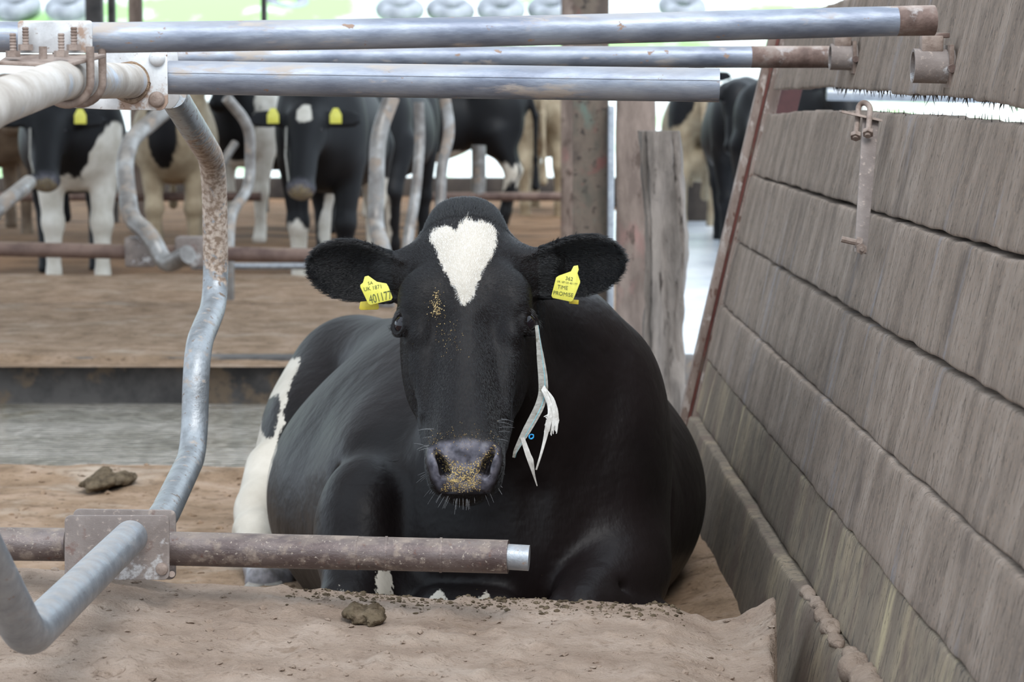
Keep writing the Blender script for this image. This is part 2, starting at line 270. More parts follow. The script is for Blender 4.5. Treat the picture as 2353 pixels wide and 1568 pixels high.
def coatmat(name, black, white, rough=.42, edge=.004, nscale=160, bump=.35, brown=None, spec=.5, sheen=.0):
    """hide with patches: attribute 'wht' (>0 white) is a distance field, 'pink' nose mask"""
    m, nt, B, N, L = newmat(name); tc = N('ShaderNodeTexCoord')
    def nz(sc, st=one, det=5):
        mp = N('ShaderNodeMapping'); mp.inputs['Scale'].default_value = st; L(tc.outputs['Object'], mp.inputs[0])
        n = N('ShaderNodeTexNoise'); n.inputs['Scale'].default_value = sc; n.inputs['Detail'].default_value = det; L(mp.outputs[0], n.inputs['Vector']); return n.outputs['Fac']
    def math_(op, a, b):
        q = N('ShaderNodeMath'); q.operation = op
        for i, v in enumerate((a, b)):
            if isinstance(v, (int, float)): q.inputs[i].default_value = v
            else: L(v, q.inputs[i])
        return q.outputs[0]
    at = N('ShaderNodeAttribute'); at.attribute_name = 'wht'
    j = math_('MULTIPLY', math_('SUBTRACT', nz(nscale, (1, 1, .4)), .5), edge*5)
    v = math_('ADD', at.outputs['Fac'], j)
    mr = N('ShaderNodeMapRange'); mr.inputs[1].default_value = -edge*.35; mr.inputs[2].default_value = edge*.35; L(v, mr.inputs[0])
    rb = N('ShaderNodeValToRGB'); setramp(rb, [(.3, black[0]), (.7, black[1])]); L(nz(3.5), rb.inputs[0])
    rw = N('ShaderNodeValToRGB'); setramp(rw, [(.3, white[0]), (.7, white[1])]); L(nz(9), rw.inputs[0])
    mx = N('ShaderNodeMix'); mx.data_type = 'RGBA'; L(mr.outputs[0], mx.inputs[0]); L(rb.outputs[0], mx.inputs[6]); L(rw.outputs[0], mx.inputs[7])
    a2 = N('ShaderNodeAttribute'); a2.attribute_name = 'nose'
    nr = N('ShaderNodeValToRGB'); setramp(nr, [(.35, S(56, 54, 60)), (.5, S(84, 82, 90)), (.7, S(112, 108, 114))]); L(nz(60), nr.inputs[0])
    m2 = N('ShaderNodeMix'); m2.data_type = 'RGBA'; L(a2.outputs['Fac'], m2.inputs[0]); L(mx.outputs[2], m2.inputs[6]); L(nr.outputs[0], m2.inputs[7])
    # feed crumbs stuck on
    a3 = N('ShaderNodeAttribute'); a3.attribute_name = 'crumb'
    cm = math_('ADD', a3.outputs['Fac'], math_('MULTIPLY', math_('SUBTRACT', nz(330, one, 3), .5), 2.2))
    cr = N('ShaderNodeMapRange'); cr.inputs[1].default_value = .62; cr.inputs[2].default_value = .75; L(cm, cr.inputs[0])
    cc = N('ShaderNodeValToRGB'); setramp(cc, [(.35, S(128, 108, 70)), (.65, S(196, 172, 118))]); L(nz(260), cc.inputs[0])
    m3 = N('ShaderNodeMix'); m3.data_type = 'RGBA'; L(cr.outputs[0], m3.inputs[0]); L(m2.outputs[2], m3.inputs[6]); L(cc.outputs[0], m3.inputs[7])
    L(m3.outputs[2], B.inputs['Base Color'])
    r0 = N('ShaderNodeMix'); L(a2.outputs['Fac'], r0.inputs[0]); r0.inputs[2].default_value = rough; r0.inputs[3].default_value = .34
    rr = N('ShaderNodeMix'); L(cr.outputs[0], rr.inputs[0]); L(r0.outputs[0], rr.inputs[2]); rr.inputs[3].default_value = .9; L(rr.outputs[0], B.inputs['Roughness'])
    B.inputs['Specular IOR Level'].default_value = spec
    if sheen: B.inputs['Sheen Weight'].default_value = sheen; B.inputs['Sheen Roughness'].default_value = .4
    if bump:
        b = N('ShaderNodeBump'); b.inputs['Strength'].default_value = bump; b.inputs['Distance'].default_value = .003; L(nz(220, (1, 1, .35), 4), b.inputs['Height'])
        b2 = N('ShaderNodeBump'); b2.inputs['Strength'].default_value = .5; b2.inputs['Distance'].default_value = .004; L(cr.outputs[0], b2.inputs['Height']); L(b.outputs[0], b2.inputs['Normal'])
        b3 = N('ShaderNodeBump'); b3.inputs['Strength'].default_value = .35; b3.inputs['Distance'].default_value = .02; L(nz(14, one, 3), b3.inputs['Height']); L(b2.outputs[0], b3.inputs['Normal'])
        L(b3.outputs[0], B.inputs['Normal'])
    return m
M_hide = coatmat('main_cow_hide', (S(10, 7, 7), S(23, 17, 17)), (S(160, 151, 138), S(188, 180, 168)), .47, spec=.15, bump=.2)
M_hidefar = coatmat('far_cow_hide', (S(9, 9, 12), S(18, 18, 21)), (S(186, 178, 164), S(220, 214, 204)), .55, edge=.02, nscale=14, bump=0, spec=.25)
M_hidepale = coatmat('pale_cow_hide', (S(10, 10, 13), S(20, 20, 24)), (S(136, 120, 98), S(172, 158, 134)), .6, edge=.02, nscale=10, bump=0, spec=.25)
M_hidebrown = coatmat('brown_cow_hide', (S(20, 18, 16), S(34, 30, 26)), (S(92, 76, 62), S(122, 104, 86)), .6, edge=.02, nscale=10, bump=0, spec=.25)
def eyemat():
    m, nt, B, N, L = newmat('eye_gloss'); B.inputs['Base Color'].default_value = S(22, 14, 16); B.inputs['Roughness'].default_value = .10
    B.inputs['Coat Weight'].default_value = 0; B.inputs['Specular IOR Level'].default_value = .35
    lw = N('ShaderNodeTexNoise'); lw.inputs['Scale'].default_value = 30; r = N('ShaderNodeValToRGB'); setramp(r, [(.4, S(10, 10, 22)), (.6, S(26, 15, 14))]); L(lw.outputs[0], r.inputs[0]); L(r.outputs[0], B.inputs['Base Color'])
    return m
M_eye = eyemat()
# ------------------------------------------------------------------ implicit modelling
def smin(a, b, k):
    if k <= 0: return np.minimum(a, b)
    h = np.maximum(k-np.abs(a-b), 0)/k; return np.minimum(a, b)-h*h*k*.25
def smax(a, b, k): return -smin(-a, -b, k)
class Field:
    def __init__(s): s.p = []
    def add(s, fn, lo, hi, k, op='u'): s.p.append((fn, np.array(lo, float), np.array(hi, float), k, op))
    def ell(s, c, r, k=.05, rot=None, op='u'):
        c = Vector(c); M = (rot.to_3x3() if rot is not None else Matrix.Identity(3)).transposed(); r = [float(q) for q in r]; m = np.array(M)
        def fn(X, Y, Z):
            x, y, z = X-c.x, Y-c.y, Z-c.z
            a, b, d = [m[i][0]*x+m[i][1]*y+m[i][2]*z for i in range(3)]
            k0 = np.sqrt((a/r[0])**2+(b/r[1])**2+(d/r[2])**2)+1e-6
            k1 = np.sqrt((a/r[0]**2)**2+(b/r[1]**2)**2+(d/r[2]**2)**2)+1e-6
            return k0*(k0-1)/k1
        R = max(r); e = Vector((R, R, R)) if rot is not None else Vector(r)
        s.add(fn, c-e, c+e, k, op)
    def cap(s, a, b, ra, rb, k=.05, op='u', flat=None):
        a = Vector(a); b = Vector(b); ab = b-a; L2 = max(ab.length_squared, 1e-9)
        def fn(X, Y, Z):
            x, y, z = X-a.x, Y-a.y, Z-a.z
            h = np.clip((x*ab.x+y*ab.y+z*ab.z)/L2, 0, 1)
            return np.sqrt((x-h*ab.x)**2+(y-h*ab.y)**2+(z-h*ab.z)**2)-(ra+(rb-ra)*h)
        R = max(ra, rb); e = Vector((R, R, R))
        s.add(fn, Vector(map(min, a, b))-e, Vector(map(max, a, b))+e, k, op)
    def chain(s, pts, rs, k=.04):
        for i in range(len(pts)-1): s.cap(pts[i], pts[i+1], rs[i], rs[i+1], k)
    def grid(s, lo, hi, h):
        lo = np.array(lo, float); n = np.ceil((np.array(hi)-lo)/h).astype(int)+1
        ax = [lo[i]+np.arange(n[i])*h for i in range(3)]; F = np.full(n, .3, np.float32)
        for fn, a, b, k, op in s.p:
            m = k*1.6+5*h; i0 = np.maximum(np.floor((a-m-lo)/h).astype(int), 0); i1 = np.minimum(np.ceil((b+m-lo)/h).astype(int)+1, n)
            if np.any(i1-i0 < 1): continue
            sl = tuple(slice(p, q) for p, q in zip(i0, i1))
            d = fn(ax[0][sl[0]][:, None, None], ax[1][sl[1]][None, :, None], ax[2][sl[2]][None, None, :]).astype(np.float32)
            F[sl] = smin(F[sl], d, k) if op == 'u' else smax(F[sl], -d, k)
        return F, lo
def surfnet(F, lo, h):
    s = F < 0; n = F.shape
    c = np.zeros(tuple(q-1 for q in n), np.int8)
    cor = [(i, j, k) for i in (0, 1) for j in (0, 1) for k in (0, 1)]
    for i, j, k in cor: c += s[i:n[0]-1+i, j:n[1]-1+j, k:n[2]-1+k]
    I = np.argwhere((c > 0) & (c < 8)); idx = np.full(c.shape, -1, np.int32); idx[tuple(I.T)] = np.arange(len(I))
    acc = np.zeros((len(I), 3)); cnt = np.zeros(len(I))
    fv = {q: F[I[:, 0]+q[0], I[:, 1]+q[1], I[:, 2]+q[2]] for q in cor}
    for q in cor:
        for a in range(3):
            if q[a] == 0:
                r = list(q); r[a] = 1; fa, fb = fv[q], fv[tuple(r)]; m = (fa < 0) != (fb < 0)
                t = fa[m]/(fa[m]-fb[m]); p = np.tile(np.array(q, float), (m.sum(), 1)); p[:, a] += t
                acc[m] += p; cnt[m] += 1
    V = lo+(I+acc/cnt[:, None])*h; Q = []
    for a in range(3):
        b, d = (a+1) % 3, (a+2) % 3
        s0 = [slice(None)]*3; s1 = [slice(None)]*3; s0[a] = slice(0, n[a]-1); s1[a] = slice(1, n[a])
        E = np.argwhere(s[tuple(s0)] != s[tuple(s1)])
        E = E[(E[:, b] > 0) & (E[:, d] > 0) & (E[:, b] < n[b]-1) & (E[:, d] < n[d]-1)]
        def cell(db, dd):
            e = E.copy(); e[:, b] -= db; e[:, d] -= dd; return idx[tuple(e.T)]
        q = np.stack([cell(1, 1), cell(0, 1), cell(0, 0), cell(1, 0)], 1)
        fl = ~s[tuple(E.T)]; q[fl] = q[fl][:, ::-1]; Q.append(q)
    Q = np.concatenate(Q); Q = Q[(Q >= 0).all(1)]
    return V, Q
def setattr_(me, name, arr):
    a = me.attributes.new(name, 'FLOAT', 'POINT'); a.data.foreach_set('value', np.asarray(arr, np.float32))
def polysd(px, py, poly):
    """signed distance to polygon, positive inside"""
    d = np.full(px.shape, 1e9); ins = np.zeros(px.shape, bool); n = len(poly)
    for i in range(n):
        ax, ay = poly[i]; bx, by = poly[(i+1) % n]; ex, ey = bx-ax, by-ay
        t = np.clip(((px-ax)*ex+(py-ay)*ey)/(ex*ex+ey*ey+1e-9), 0, 1)
        d = np.minimum(d, np.hypot(px-ax-t*ex, py-ay-t*ey))
        c = ((ay > py) != (by > py)) & (px < (bx-ax)*(py-ay)/(by-ay+1e-12)+ax); ins ^= c
    return np.where(ins, d, -d)
def smtab(xs, ys, sig=.012, n=500):
    X = np.linspace(xs[0]-.05, xs[-1]+.05, n); Y = np.interp(X, xs, ys); st = X[1]-X[0]
    k = np.exp(-.5*(np.arange(-40, 41)*st/sig)**2); k /= k.sum(); Yp = np.pad(Y, 40, mode='edge'); Y = np.convolve(Yp, k, 'valid')
    return lambda t: np.interp(t, X, Y)
AX = -.0101                     # stall direction: dX/dY of the right wall, rails run square to it
# ------------------------------------------------------------------ ground and shed shell
def xwall(z): return .752+.226*(z-CAMZ)
def heightfield(name, xs, ys, fn, m, parent=None):
    X, Y = np.meshgrid(xs, ys, indexing='ij'); Z = fn(X, Y); V = np.stack([X, Y, Z], -1).reshape(-1, 3)
    nx, ny = len(xs), len(ys); i = np.arange(nx-1)[:, None]*ny+np.arange(ny-1)[None, :]; i = i.ravel()
    return link(name, npmesh(name, V, np.stack([i, i+ny, i+ny+1, i+1], 1)), m, parent)
def mound(X, Y):
    px = 1176.5+X/4.05*FPX
    cr = np.interp(px, [-300, 0, 300, 520, 900, 1300, 1520, 1640, 1720, 1790, 1900], [1325, 1335, 1345, 1368, 1372, 1385, 1395, 1432, 1420, 1380, 1330])
    zc = CAMZ-(cr-215)/FPX*4.05
    t = np.clip((Y-4.05)/.16, 0, 1); t = t*t*(3-2*t)
    back = -.02-.0*Y
    z = zc*(1-t)+back*t
    near = np.clip((4.05-Y)/.8, 0, 2); z = z-near*.02*(1-t)
    z = z+(fbm(X*2.2, Y*2.2)*.016+fbm(X*9+5, Y*9, o=3)*.010+np.maximum(fbm(X*26, Y*26+9, o=2)-.1, 0)*.02)*(.55+.45*(1-t))
    # heap against the right wall
    xe = (1788-1176.5)/FPX*Y+.006*fbm(Y*9, X*0, o=3); e = np.clip((X-xe)/.014, 0, 1)*np.clip((4.16-Y)/.05, 0, 1); z = z*(1-e)+(-.30)*e
    return z
def bedz(X, Y):
    z = mound(X, Y)
    f = np.clip((Y-4.4)/.3, 0, 1)
    z2 = fbm(X*1.5+3, Y*1.5)*.02+fbm(X*8, Y*8, o=3)*.010-.0
    xr = xwall(.0)+AX*Y; z2 = z2+np.exp(-((X-xr)/.10)**2)*.03+np.exp(-((Y-6.85)/.15)**2)*.03
    z = z*(1-f)+z2*f
    e = np.clip((Y-6.98-.03*np.sin(X*5))/.05, 0, 1); return z*(1-e)+(-.25)*e
xs = np.arange(-1.5, .95, .009); ys = np.concatenate([np.arange(2.4, 4.4, .008), np.arange(4.4, 7.1, .014)])
fs = tag(heightfield('floor_sand', xs, ys, bedz, M_sand), kind='structure'); fs.data.materials.append(M_sandbed)
_i = np.zeros(len(fs.data.polygons), np.int32); _j = np.arange(len(_i)) % (len(ys)-1); _i[ys[_j] > 4.22] = 1; fs.data.polygons.foreach_set('material_index', _i)
tag(heightfield('floor_alley', np.linspace(-14, .30, 60), np.linspace(6.5, 10.4, 120), lambda X, Y: -.2+fbm(X*1.2, Y*1.2)*.008, M_wet), kind='structure')
tag(heightfield('floor_yard', np.linspace(.30, 14, 40), np.linspace(6.5, 27, 60), lambda X, Y: -.2+fbm(X*.8, Y*.8)*.01, M_yard), kind='structure')
def farbed(X, Y):
    z = -.02+fbm(X*.9, Y*.9)*.03+fbm(X*5, Y*5, o=3)*.012
    e = np.clip((10.13-Y+.03*fbm(X*3, 0*Y))/.06, 0, 1); g = np.clip((Y-15.0)/.3, 0, 1)
    return z*(1-e)*(1-g)-.03*e-.17*g
tag(heightfield('floor_far_bed', np.linspace(-9, .60, 260), np.concatenate([np.arange(9.95, 10.3, .03), np.linspace(10.3, 15.6, 130)]), farbed, M_sandbed), kind='structure')
cb = MB().box((-4.2, 10.2, -.11), (9.9, .16, .2)); tag(cb.build('trim_curb', M_curb, bevel=.015), kind='structure')
tag(heightfield('floor_soil', np.linspace(-14, .80, 120), np.linspace(15.4, 29.6, 100), lambda X, Y: -.16+fbm(X*.8, Y*.8)*.05+.0*Y, M_soilfar), kind='structure')
g = MB(); g.add([(-60, -20, -.3), (60, -20, -.3), (60, 90, -.3), (-60, 90, -.3)], [(0, 1, 2, 3)]); tag(g.build('floor_ground', M_soilfar, smooth=False), kind='structure')
f0 = MB().box((-.5, .4, .09), (4.2, 3.3, .14)); tag(f0.build('floor_passage', M_sand), kind='structure')
# low dark back wall, outside bank
tag(MB().box((-3, 29.6, -.07), (24, .25, .28)).build('wall_back', M_darkwall, bevel=.02), kind='structure')
tag(heightfield('bank_ground', np.linspace(-14, 20, 90), np.linspace(30, 42, 60), lambda X, Y: -.2+np.clip((Y-31)/9, 0, 1)*4.2+fbm(X*.5, Y*.5)*.15, M_sheet), kind='structure')
# roof of the shed: high sheets with gaps for daylight
rf = empty('ceiling', (0, 0, 0), kind='structure')
for (x0, x1, y0, y1) in [(-12, .8, 6.6, 9.5), (-12, .5, 10.9, 14.2), (-12, .5, 15.6, 19.0), (-12, .5, 20.2, 25)]:
    MB().box(((x0+x1)/2, (y0+y1)/2, 4.3), (x1-x0, y1-y0, .05)).build('roof_sheet', M_roof, rf)
# ------------------------------------------------------------------ plank wall on the right
wall = empty('wall_right', (xwall(0), 6.0, 0), kind='structure')
def zw(rel): return CAMZ+rel
def plank(y0, y1, bot, top, off, m, th=.035, seed=0, name='plank'):
    """bot/top: functions of Y giving z; the plank leans with the wall"""
    ny = int((y1-y0)/.018); nz_ = 13; ys_ = np.linspace(y0, y1, ny); t = np.array([0, .012, .03, .12, .25, .38, .5, .62, .75, .88, .97, .988, 1.])
    Yg, Tg = np.meshgrid(ys_, t, indexing='ij')
    b = bot(ys_)+.004*fbm(ys_*14+seed, ys_*0+seed, o=3); tp = top(ys_)+.004*fbm(ys_*14+seed+9, ys_*0+seed, o=3)
    Zg = b[:, None]+(tp-b)[:, None]*Tg
    edge = (np.abs(Tg*2-1)**40)*.0035
    Xi = xwall(Zg)+AX*Yg-off+edge+fbm(Yg*5+seed, Zg*5, o=3)*.004+fbm(Yg*40+seed, Zg*6, o=2)*.0006
    Xo = xwall(Zg)+AX*Yg-off+th
    A = np.stack([Xi, Yg, Zg], -1).reshape(-1, 3); B_ = np.stack([Xo, Yg, Zg], -1).reshape(-1, 3); n = len(A)
    i = (np.arange(ny-1)[:, None]*nz_+np.arange(nz_-1)[None, :]).ravel(); Q = [np.stack([i, i+1, i+nz_+1, i+nz_], 1)]
    Q.append(Q[0][:, ::-1]+n)
    for row, fl in ((0, 0), (nz_-1, 1)):
        j = np.arange(ny-1)*nz_+row; q = np.stack([j, j+nz_, j+nz_+n, j+n], 1); Q.append(q[:, ::-1] if fl else q)
    for col, fl in ((0, 1), ((ny-1)*nz_, 0)):
        j = col+np.arange(nz_-1); q = np.stack([j, j+1, j+1+n, j+n], 1); Q.append(q[:, ::-1] if fl else q)
    o = link(name, npmesh(name, np.concatenate([A, B_]), np.concatenate(Q)), m, wall)
    me = o.data
    bm = bmesh.new(); bm.from_mesh(me)
    for e in bm.edges:
        if len(e.link_faces) == 2 and e.calc_face_angle(0) > .8: e.smooth = False
    bm.to_mesh(me); bm.free(); return o
F_ = lambda *kv: (lambda Y: CAMZ+np.interp(Y, [k for k, v in kv], [v for k, v in kv]))
E_ = 6.68
plank(4.72, E_, F_((4.7, .004), (5.6, .014), (E_, .010)), F_((4.7, .215), (E_, .2)), .0, M_wood, seed=1)
plank(2.3, 4.695, F_((2.3, -.03), (3.5, -.022), (4.0, -.006), (4.7, 0)), F_((2.3, .24), (4.7, .215)), .004, M_wood, seed=2)
plank(2.2, E_, F_((2, -.212), (E_, -.212)), F_((2, -.044), (3.5, -.043), (4.0, -.038), (5.1, -.036), (5.9, -.039), (6.5, -.053), (E_, -.055)), .0, M_wood, seed=3)
plank(2.2, E_, F_((2, -.388), (E_, -.388)), F_((2, -.217), (5, -.221), (E_, -.217)), .003, M_wood, seed=4)
plank(2.2, E_, F_((2, -.557), (E_, -.557)), F_((2, -.393), (4.6, -.400), (E_, -.392)), .001, M_wood, seed=5)
plank(2.2, E_, F_((2, -.705), (E_, -.705)), F_((2, -.560), (E_, -.560)), .007, M_wood, seed=6)
plank(2.2, E_, F_((2, -.86), (4.4, -.845), (E_, -.845)), F_((2, -.708), (E_, -.708)), .004, M_woodlow, seed=7)
plank(2.2, 6.6, F_((2, -1.42), (4.18, -1.36), (4.25, -1.05), (5, -1.04), (6.6, -1.03)), F_((2, -.85), (4.2, -.85), (6.6, -.847)), .026, M_woodlow, seed=8)
_b = [Vector((xwall(CAMZ+z)+AX*y+.05, y, CAMZ+z)) for z, y in ((-1.0, 2.3), (-.08, 2.3), (-.08, 6.6), (-1.0, 6.6))]
MB().prism(_b, (.02, 0, 0)).build('added_seam_cover', M_wood, wall)  # unseen, added behind the planks to stop sky showing through the seams
# leaning steel channel at the far end
def wp(rel, y, off=0): return Vector((xwall(CAMZ+rel)+AX*y-off, y, CAMZ+rel))
root = empty('steel_channel_post', wp(-1.05, 6.75), 'reddish brown steel channel post leaning at the far end of the plank wall', 'post')
def bar(p0, p1, wx, wy, m, name, parent, off=(0, 0)):
    a = Vector(p0)+Vector((off[0], off[1], 0)); b = Vector(p1)+Vector((off[0], off[1], 0)); v = []
    for p in (a, b):
        for sx, sy in ((-1, -1), (1, -1), (1, 1), (-1, 1)): v.append(p+Vector((sx*wx/2, sy*wy/2, 0)))
    return MB().add(v, [(3, 2, 1, 0), (4, 5, 6, 7), (0, 1, 5, 4), (1, 2, 6, 5), (2, 3, 7, 6), (3, 0, 4, 7)]).build(name, m, parent, bevel=.002)
a, b = wp(-1.05, 6.75), wp(.17, 6.75)
bar(a, b, .034, .05, M_redpost, 'flange', root, (.011, -.005)); bar(a, b, .020, .05, M_redpost, 'flange', root, (-.026, -.002)); bar(a, b, .034, .012, M_redpaint, 'web', root, (-.006, .006))
bar(wp(-1.05, 7.0), wp(.2, 7.0), .06, .05, M_redshade, 'stud', root, (.085, 0))
# angle bracket with U-bolt
def onw(px, py, off=0.):
    """point on the wall face behind a picture point"""
    a_ = (px-1176.5)/FPX; b_ = -(py-784)/FPX; y = cp+b_*sp; z = -sp+b_*cp
    k = (.752-off)/(a_-.226*z-AX*y); return Vector((a_*k, y*k, CAMZ+z*k))
r_ = empty('angle_bracket', onw(2010, 420), 'rusty flat iron angle strap with U-bolt hooked over second plank of the wall', 'bracket')
p0, p1 = onw(2020, 275, .03), onw(1992, 585, .03); ax_ = Vector((.03, 0, 0))
ydir = Vector((AX, 1, 0)).normalized(); down = (p1-p0).normalized(); nx_ = ydir.cross(down).normalized()
if nx_.x > 0: nx_ = -nx_
mb = MB(); h_ = .02
def slab(c0, c1, w, th, wd):
    return [c0-wd*w/2, c0+wd*w/2, c1+wd*w/2, c1-wd*w/2]
mb = MB(); mb.prism([p0, p0+nx_*.030, p1+nx_*.022, p1], ydir*.006); mb.build('strap', M_bracket, r_, bevel=.0008)
q0 = p0-down*.002
mb = MB(); mb.prism(slab(q0-nx_*.004, q0+nx_*.072, .034, .006, ydir), down*.006); mb.build('cross_plate', M_boltr, r_, bevel=.0008)
c = q0+nx_*.030-ydir*.008; ub = (ydir*.85+nx_*.5).normalized()
us = [c+ub*.017+down*.062, c+ub*.017-down*.014]+[c+ub*.017*math.cos(t)-down*(.014+.017*math.sin(t)) for t in np.linspace(.3, 2.84, 8)]+[c-ub*.017-down*.014, c-ub*.017+down*.050]
MB().tube(us, .0052, 10).build('u_bolt', M_boltr, r_)
for s_, dd in ((-1, .036), (1, .050)): MB().lathe(c+ub*.017*s_+down*dd, down, [(0, .010), (.009, .010)], 6).build('nut', M_boltr, r_)
c = p1-down*.022+nx_*.012-ydir*.004
MB().lathe(c, nx_, [(0, .010), (.010, .010), (.010, .0055), (.036, .0055)], 8).build('bolt', M_boltr, r_)
MB().lathe(c+down*.012, -ydir, [(0, .010), (.010, .010), (.010, .004), (.018, .004)], 6).build('bolt', M_boltr, r_)
# rail sockets on the wall
def socket(px, py, name, label, rad, L_, dd, pxl):
    w = onw(px, py); r = empty(name, w, label, 'bracket')
    ax2 = Vector((-1, 0, .02)).normalized()
    ya = w; pr = [(0, rad), (L_, rad), (L_, rad-.005), (.004, rad-.005)]
    o = MB(); o.lathe(ya, ax2, pr, 28); o.build('sleeve', M_bracket, r)
    MB().prism([w+Vector((-.004, -rad*1.15, -rad*1.25)), w+Vector((-.004, rad*1.15, -rad*1.25)), w+Vector((-.004, rad*1.15, rad*1.25)), w+Vector((-.004, -rad*1.15, rad*1.25))], (-.007, 0, 0)).build('wall_plate', M_boltr, r, bevel=.001)
    c = w+ax2*(L_*.12)+Vector((0, -rad, -.004)); MB().lathe(c, (0, -1, 0), [(0, .007), (.012, .007)], 8).build('bolt', M_railrust, r)
    MB().box(w+ax2*(L_*.55)+Vector((0, 0, rad+.008)), (.035, .03, .026)).build('lug', M_boltr, r, bevel=.002)
    MB().box(w+ax2*(L_*.35)+Vector((0, 0, rad+.022)), (.03, .024, .008)).build('lug_bolt', M_railrust, r, bevel=.001)
socket(2190, 153, 'rail_socket', 'open rusty pipe socket bolted to the top plank below the top rail end', .028, .066, 0, 0)
socket(1968, 132, 'rail_socket', 'rusty pipe socket on the top plank holding the end of the middle rail', .027, .055, 0, 0)
# dark fibres hanging under the top plank
fb = MB()
for i in range(150):
    y = random.uniform(3.2, 5.6); zz = CAMZ+np.interp(y, [2.3, 3.5, 4.0, 4.7, 5.6], [-.03, -.022, -.006, 0, .012]); p = Vector((xwall(zz)+AX*y+random.uniform(0, .02), y, zz+.003))
    L = random.uniform(.005, .02)*(1.2 if random.random() < .2 else .7); d = Vector((random.uniform(-.4, .4)*L, random.uniform(-.6, .6)*L, -L))
    fb.tube([p, p+d*.5, p+d+Vector((0, random.uniform(-.5, .5)*L, 0))], [.0012, .0009, .0003], 4, False)
for i in range(90):
    y = random.uniform(2.8, 5.4); zz = CAMZ+np.interp(y, [3.5, 4., 5.1], [-.043, -.038, -.036]); p = Vector((xwall(zz)+AX*y+random.uniform(0, .02), y, zz-.002))
    L = random.uniform(.004, .012); fb.tube([p, p+Vector((0, random.uniform(-.8, .8)*L, L))], [.0009, .0003], 4, False)
tag(fb.build('plank_edge_fibres', M_moss, wall), kind='stuff')
# ------------------------------------------------------------------ rails, clamps, divider in front
def straight(px0, py0, d0, px1, py1, d1, n=24, sag=None):
    a, b = P(px0, py0, d0), P(px1, py1, d1); out = []
    for i in range(n+1):
        t = i/n; p = a.lerp(b, t)
        if sag: p.z += sag(t)
        out.append(p)
    return out
# top rail
pts = [P(x, y, d) for x, y, d in [(-120, 84, 3.42), (0, 85, 3.43), (250, 86.5, 3.44), (500, 83, 3.45), (800, 78.5, 3.47), (1100, 73, 3.49), (1400, 66, 3.51), (1700, 58, 3.53), (1950, 51, 3.55), (2060, 48.5, 3.56)]]
r_ = empty('pipe_rail', pts[0], 'long steel pipe rail crossing the whole view, highest of the rails, rust red right end', 'rail')
MB().tube(pts, .0208, 32).build('pipe', M_rail, r_)
MB().tube([pts[-1], P(2105, 47.5, 3.562), P(2146, 47, 3.565)], [.0208, .0212, .0212], 32).build('rusted_end', M_railrust, r_)['label'] = 'rust red pipe end'
# middle rail (behind)
pts = straight(380, 132, 5.35, 1915, 131, 5.42)
r_ = empty('pipe_rail', pts[0], 'thin pipe rail behind the others, its rusty right end held in a wall socket', 'rail')
MB().tube(pts[:22], .0232, 28).build('pipe', M_rail, r_)
MB().tube(pts[21:], .0234, 28).build('rusted_end', M_railrust, r_)['label'] = 'rusty right end of the rail'
# front rail
a_ = P(388, 178, 3.9)
r_ = empty('neck_rail', a_, 'pale galvanised pipe rail with weld seam, lowest of the three upper rails, ending free', 'rail')
fp = straight(388, 178, 3.9, 1653, 196, 3.86)
o = MB(); o.tube(fp, .0258, 36, caps=False)
o.tube([fp[-1], fp[-1]-(fp[-1]-fp[-2]).normalized()*.08], .0225, 36, caps=False)
v = o.v; 
o.build('pipe', M_rail, r_)
sm = [p+Vector((0, -.0250, .0070)) for p in fp]; MB().tube(sm, .0007, 6).build('weld_seam', M_rail, r_)
# divider loop
DX = -.55
def D(px, py, k=0): return P(px, py, (-DX+k)*FPX/(1118-px))
top = [P(-260, 420, 2.2), P(-20, 240, 2.80), P(135, 186, 3.28), P(160, 184, 3.4), P(300, 186, 3.86)]
r_ = empty('stall_divider', (D(260, 1250).x, 3.8, 0), 'bent galvanised pipe divider looping beside the lying cow on the left', 'stall divider')
MB().tube(bend(top, .08), .0262, 32).build('arm', M_dustpipe, r_)
low = [P(395, 215, 4.42), D(492, 372), D(497, 692), D(452, 800), D(446, 1040), P(372, 1195, 4.2), P(330, 1225, 4.02)]
MB().tube(bend(low, .10, 10), .0255, 32).build('bent_pipe', M_mudpipe, r_)['label'] = 'mud-speckled bent rear pipe'
fr = [P(300, 1235, 3.82), D(62, 1468), P(-70, 1210, 2.75), P(-150, 900, 2.6)]
MB().tube(bend(fr, .05, 10), .0262, 32).build('arm', M_galv, r_)
# lower rail
pts = straight(-160, 1249, 3.92, 152, 1252, 3.92, 6)
lr = empty('pipe_rail', pts[0], 'rusty brown pipe rail at knee height with stepped sleeve end before the cow', 'rail')
MB().tube(pts, .0262, 30).build('pipe', M_rust, lr)
pts = straight(388, 1261, 3.92, 1168, 1280, 3.86, 16)
MB().tube(pts[:10], .0268, 30).build('pipe', M_rust, lr); MB().tube(pts[9:], [.0262]*(len(pts)-9), 30).build('end_sleeve', M_rust, lr)
for tt in (.64, .80): 
    p = P(388, 1261, 3.92).lerp(P(1168, 1280, 3.86), tt); MB().lathe(p, (1, 0, -.02), [(0, .0274), (.004, .0274)], 30).build('seam_ring', M_rust, lr)
MB().tube([P(1166, 1280, 3.86), P(1216, 1283, 3.857)], .0200, 28).build('inner_stub', M_galv, lr)['label'] = 'bright worn stub of the inner pipe'
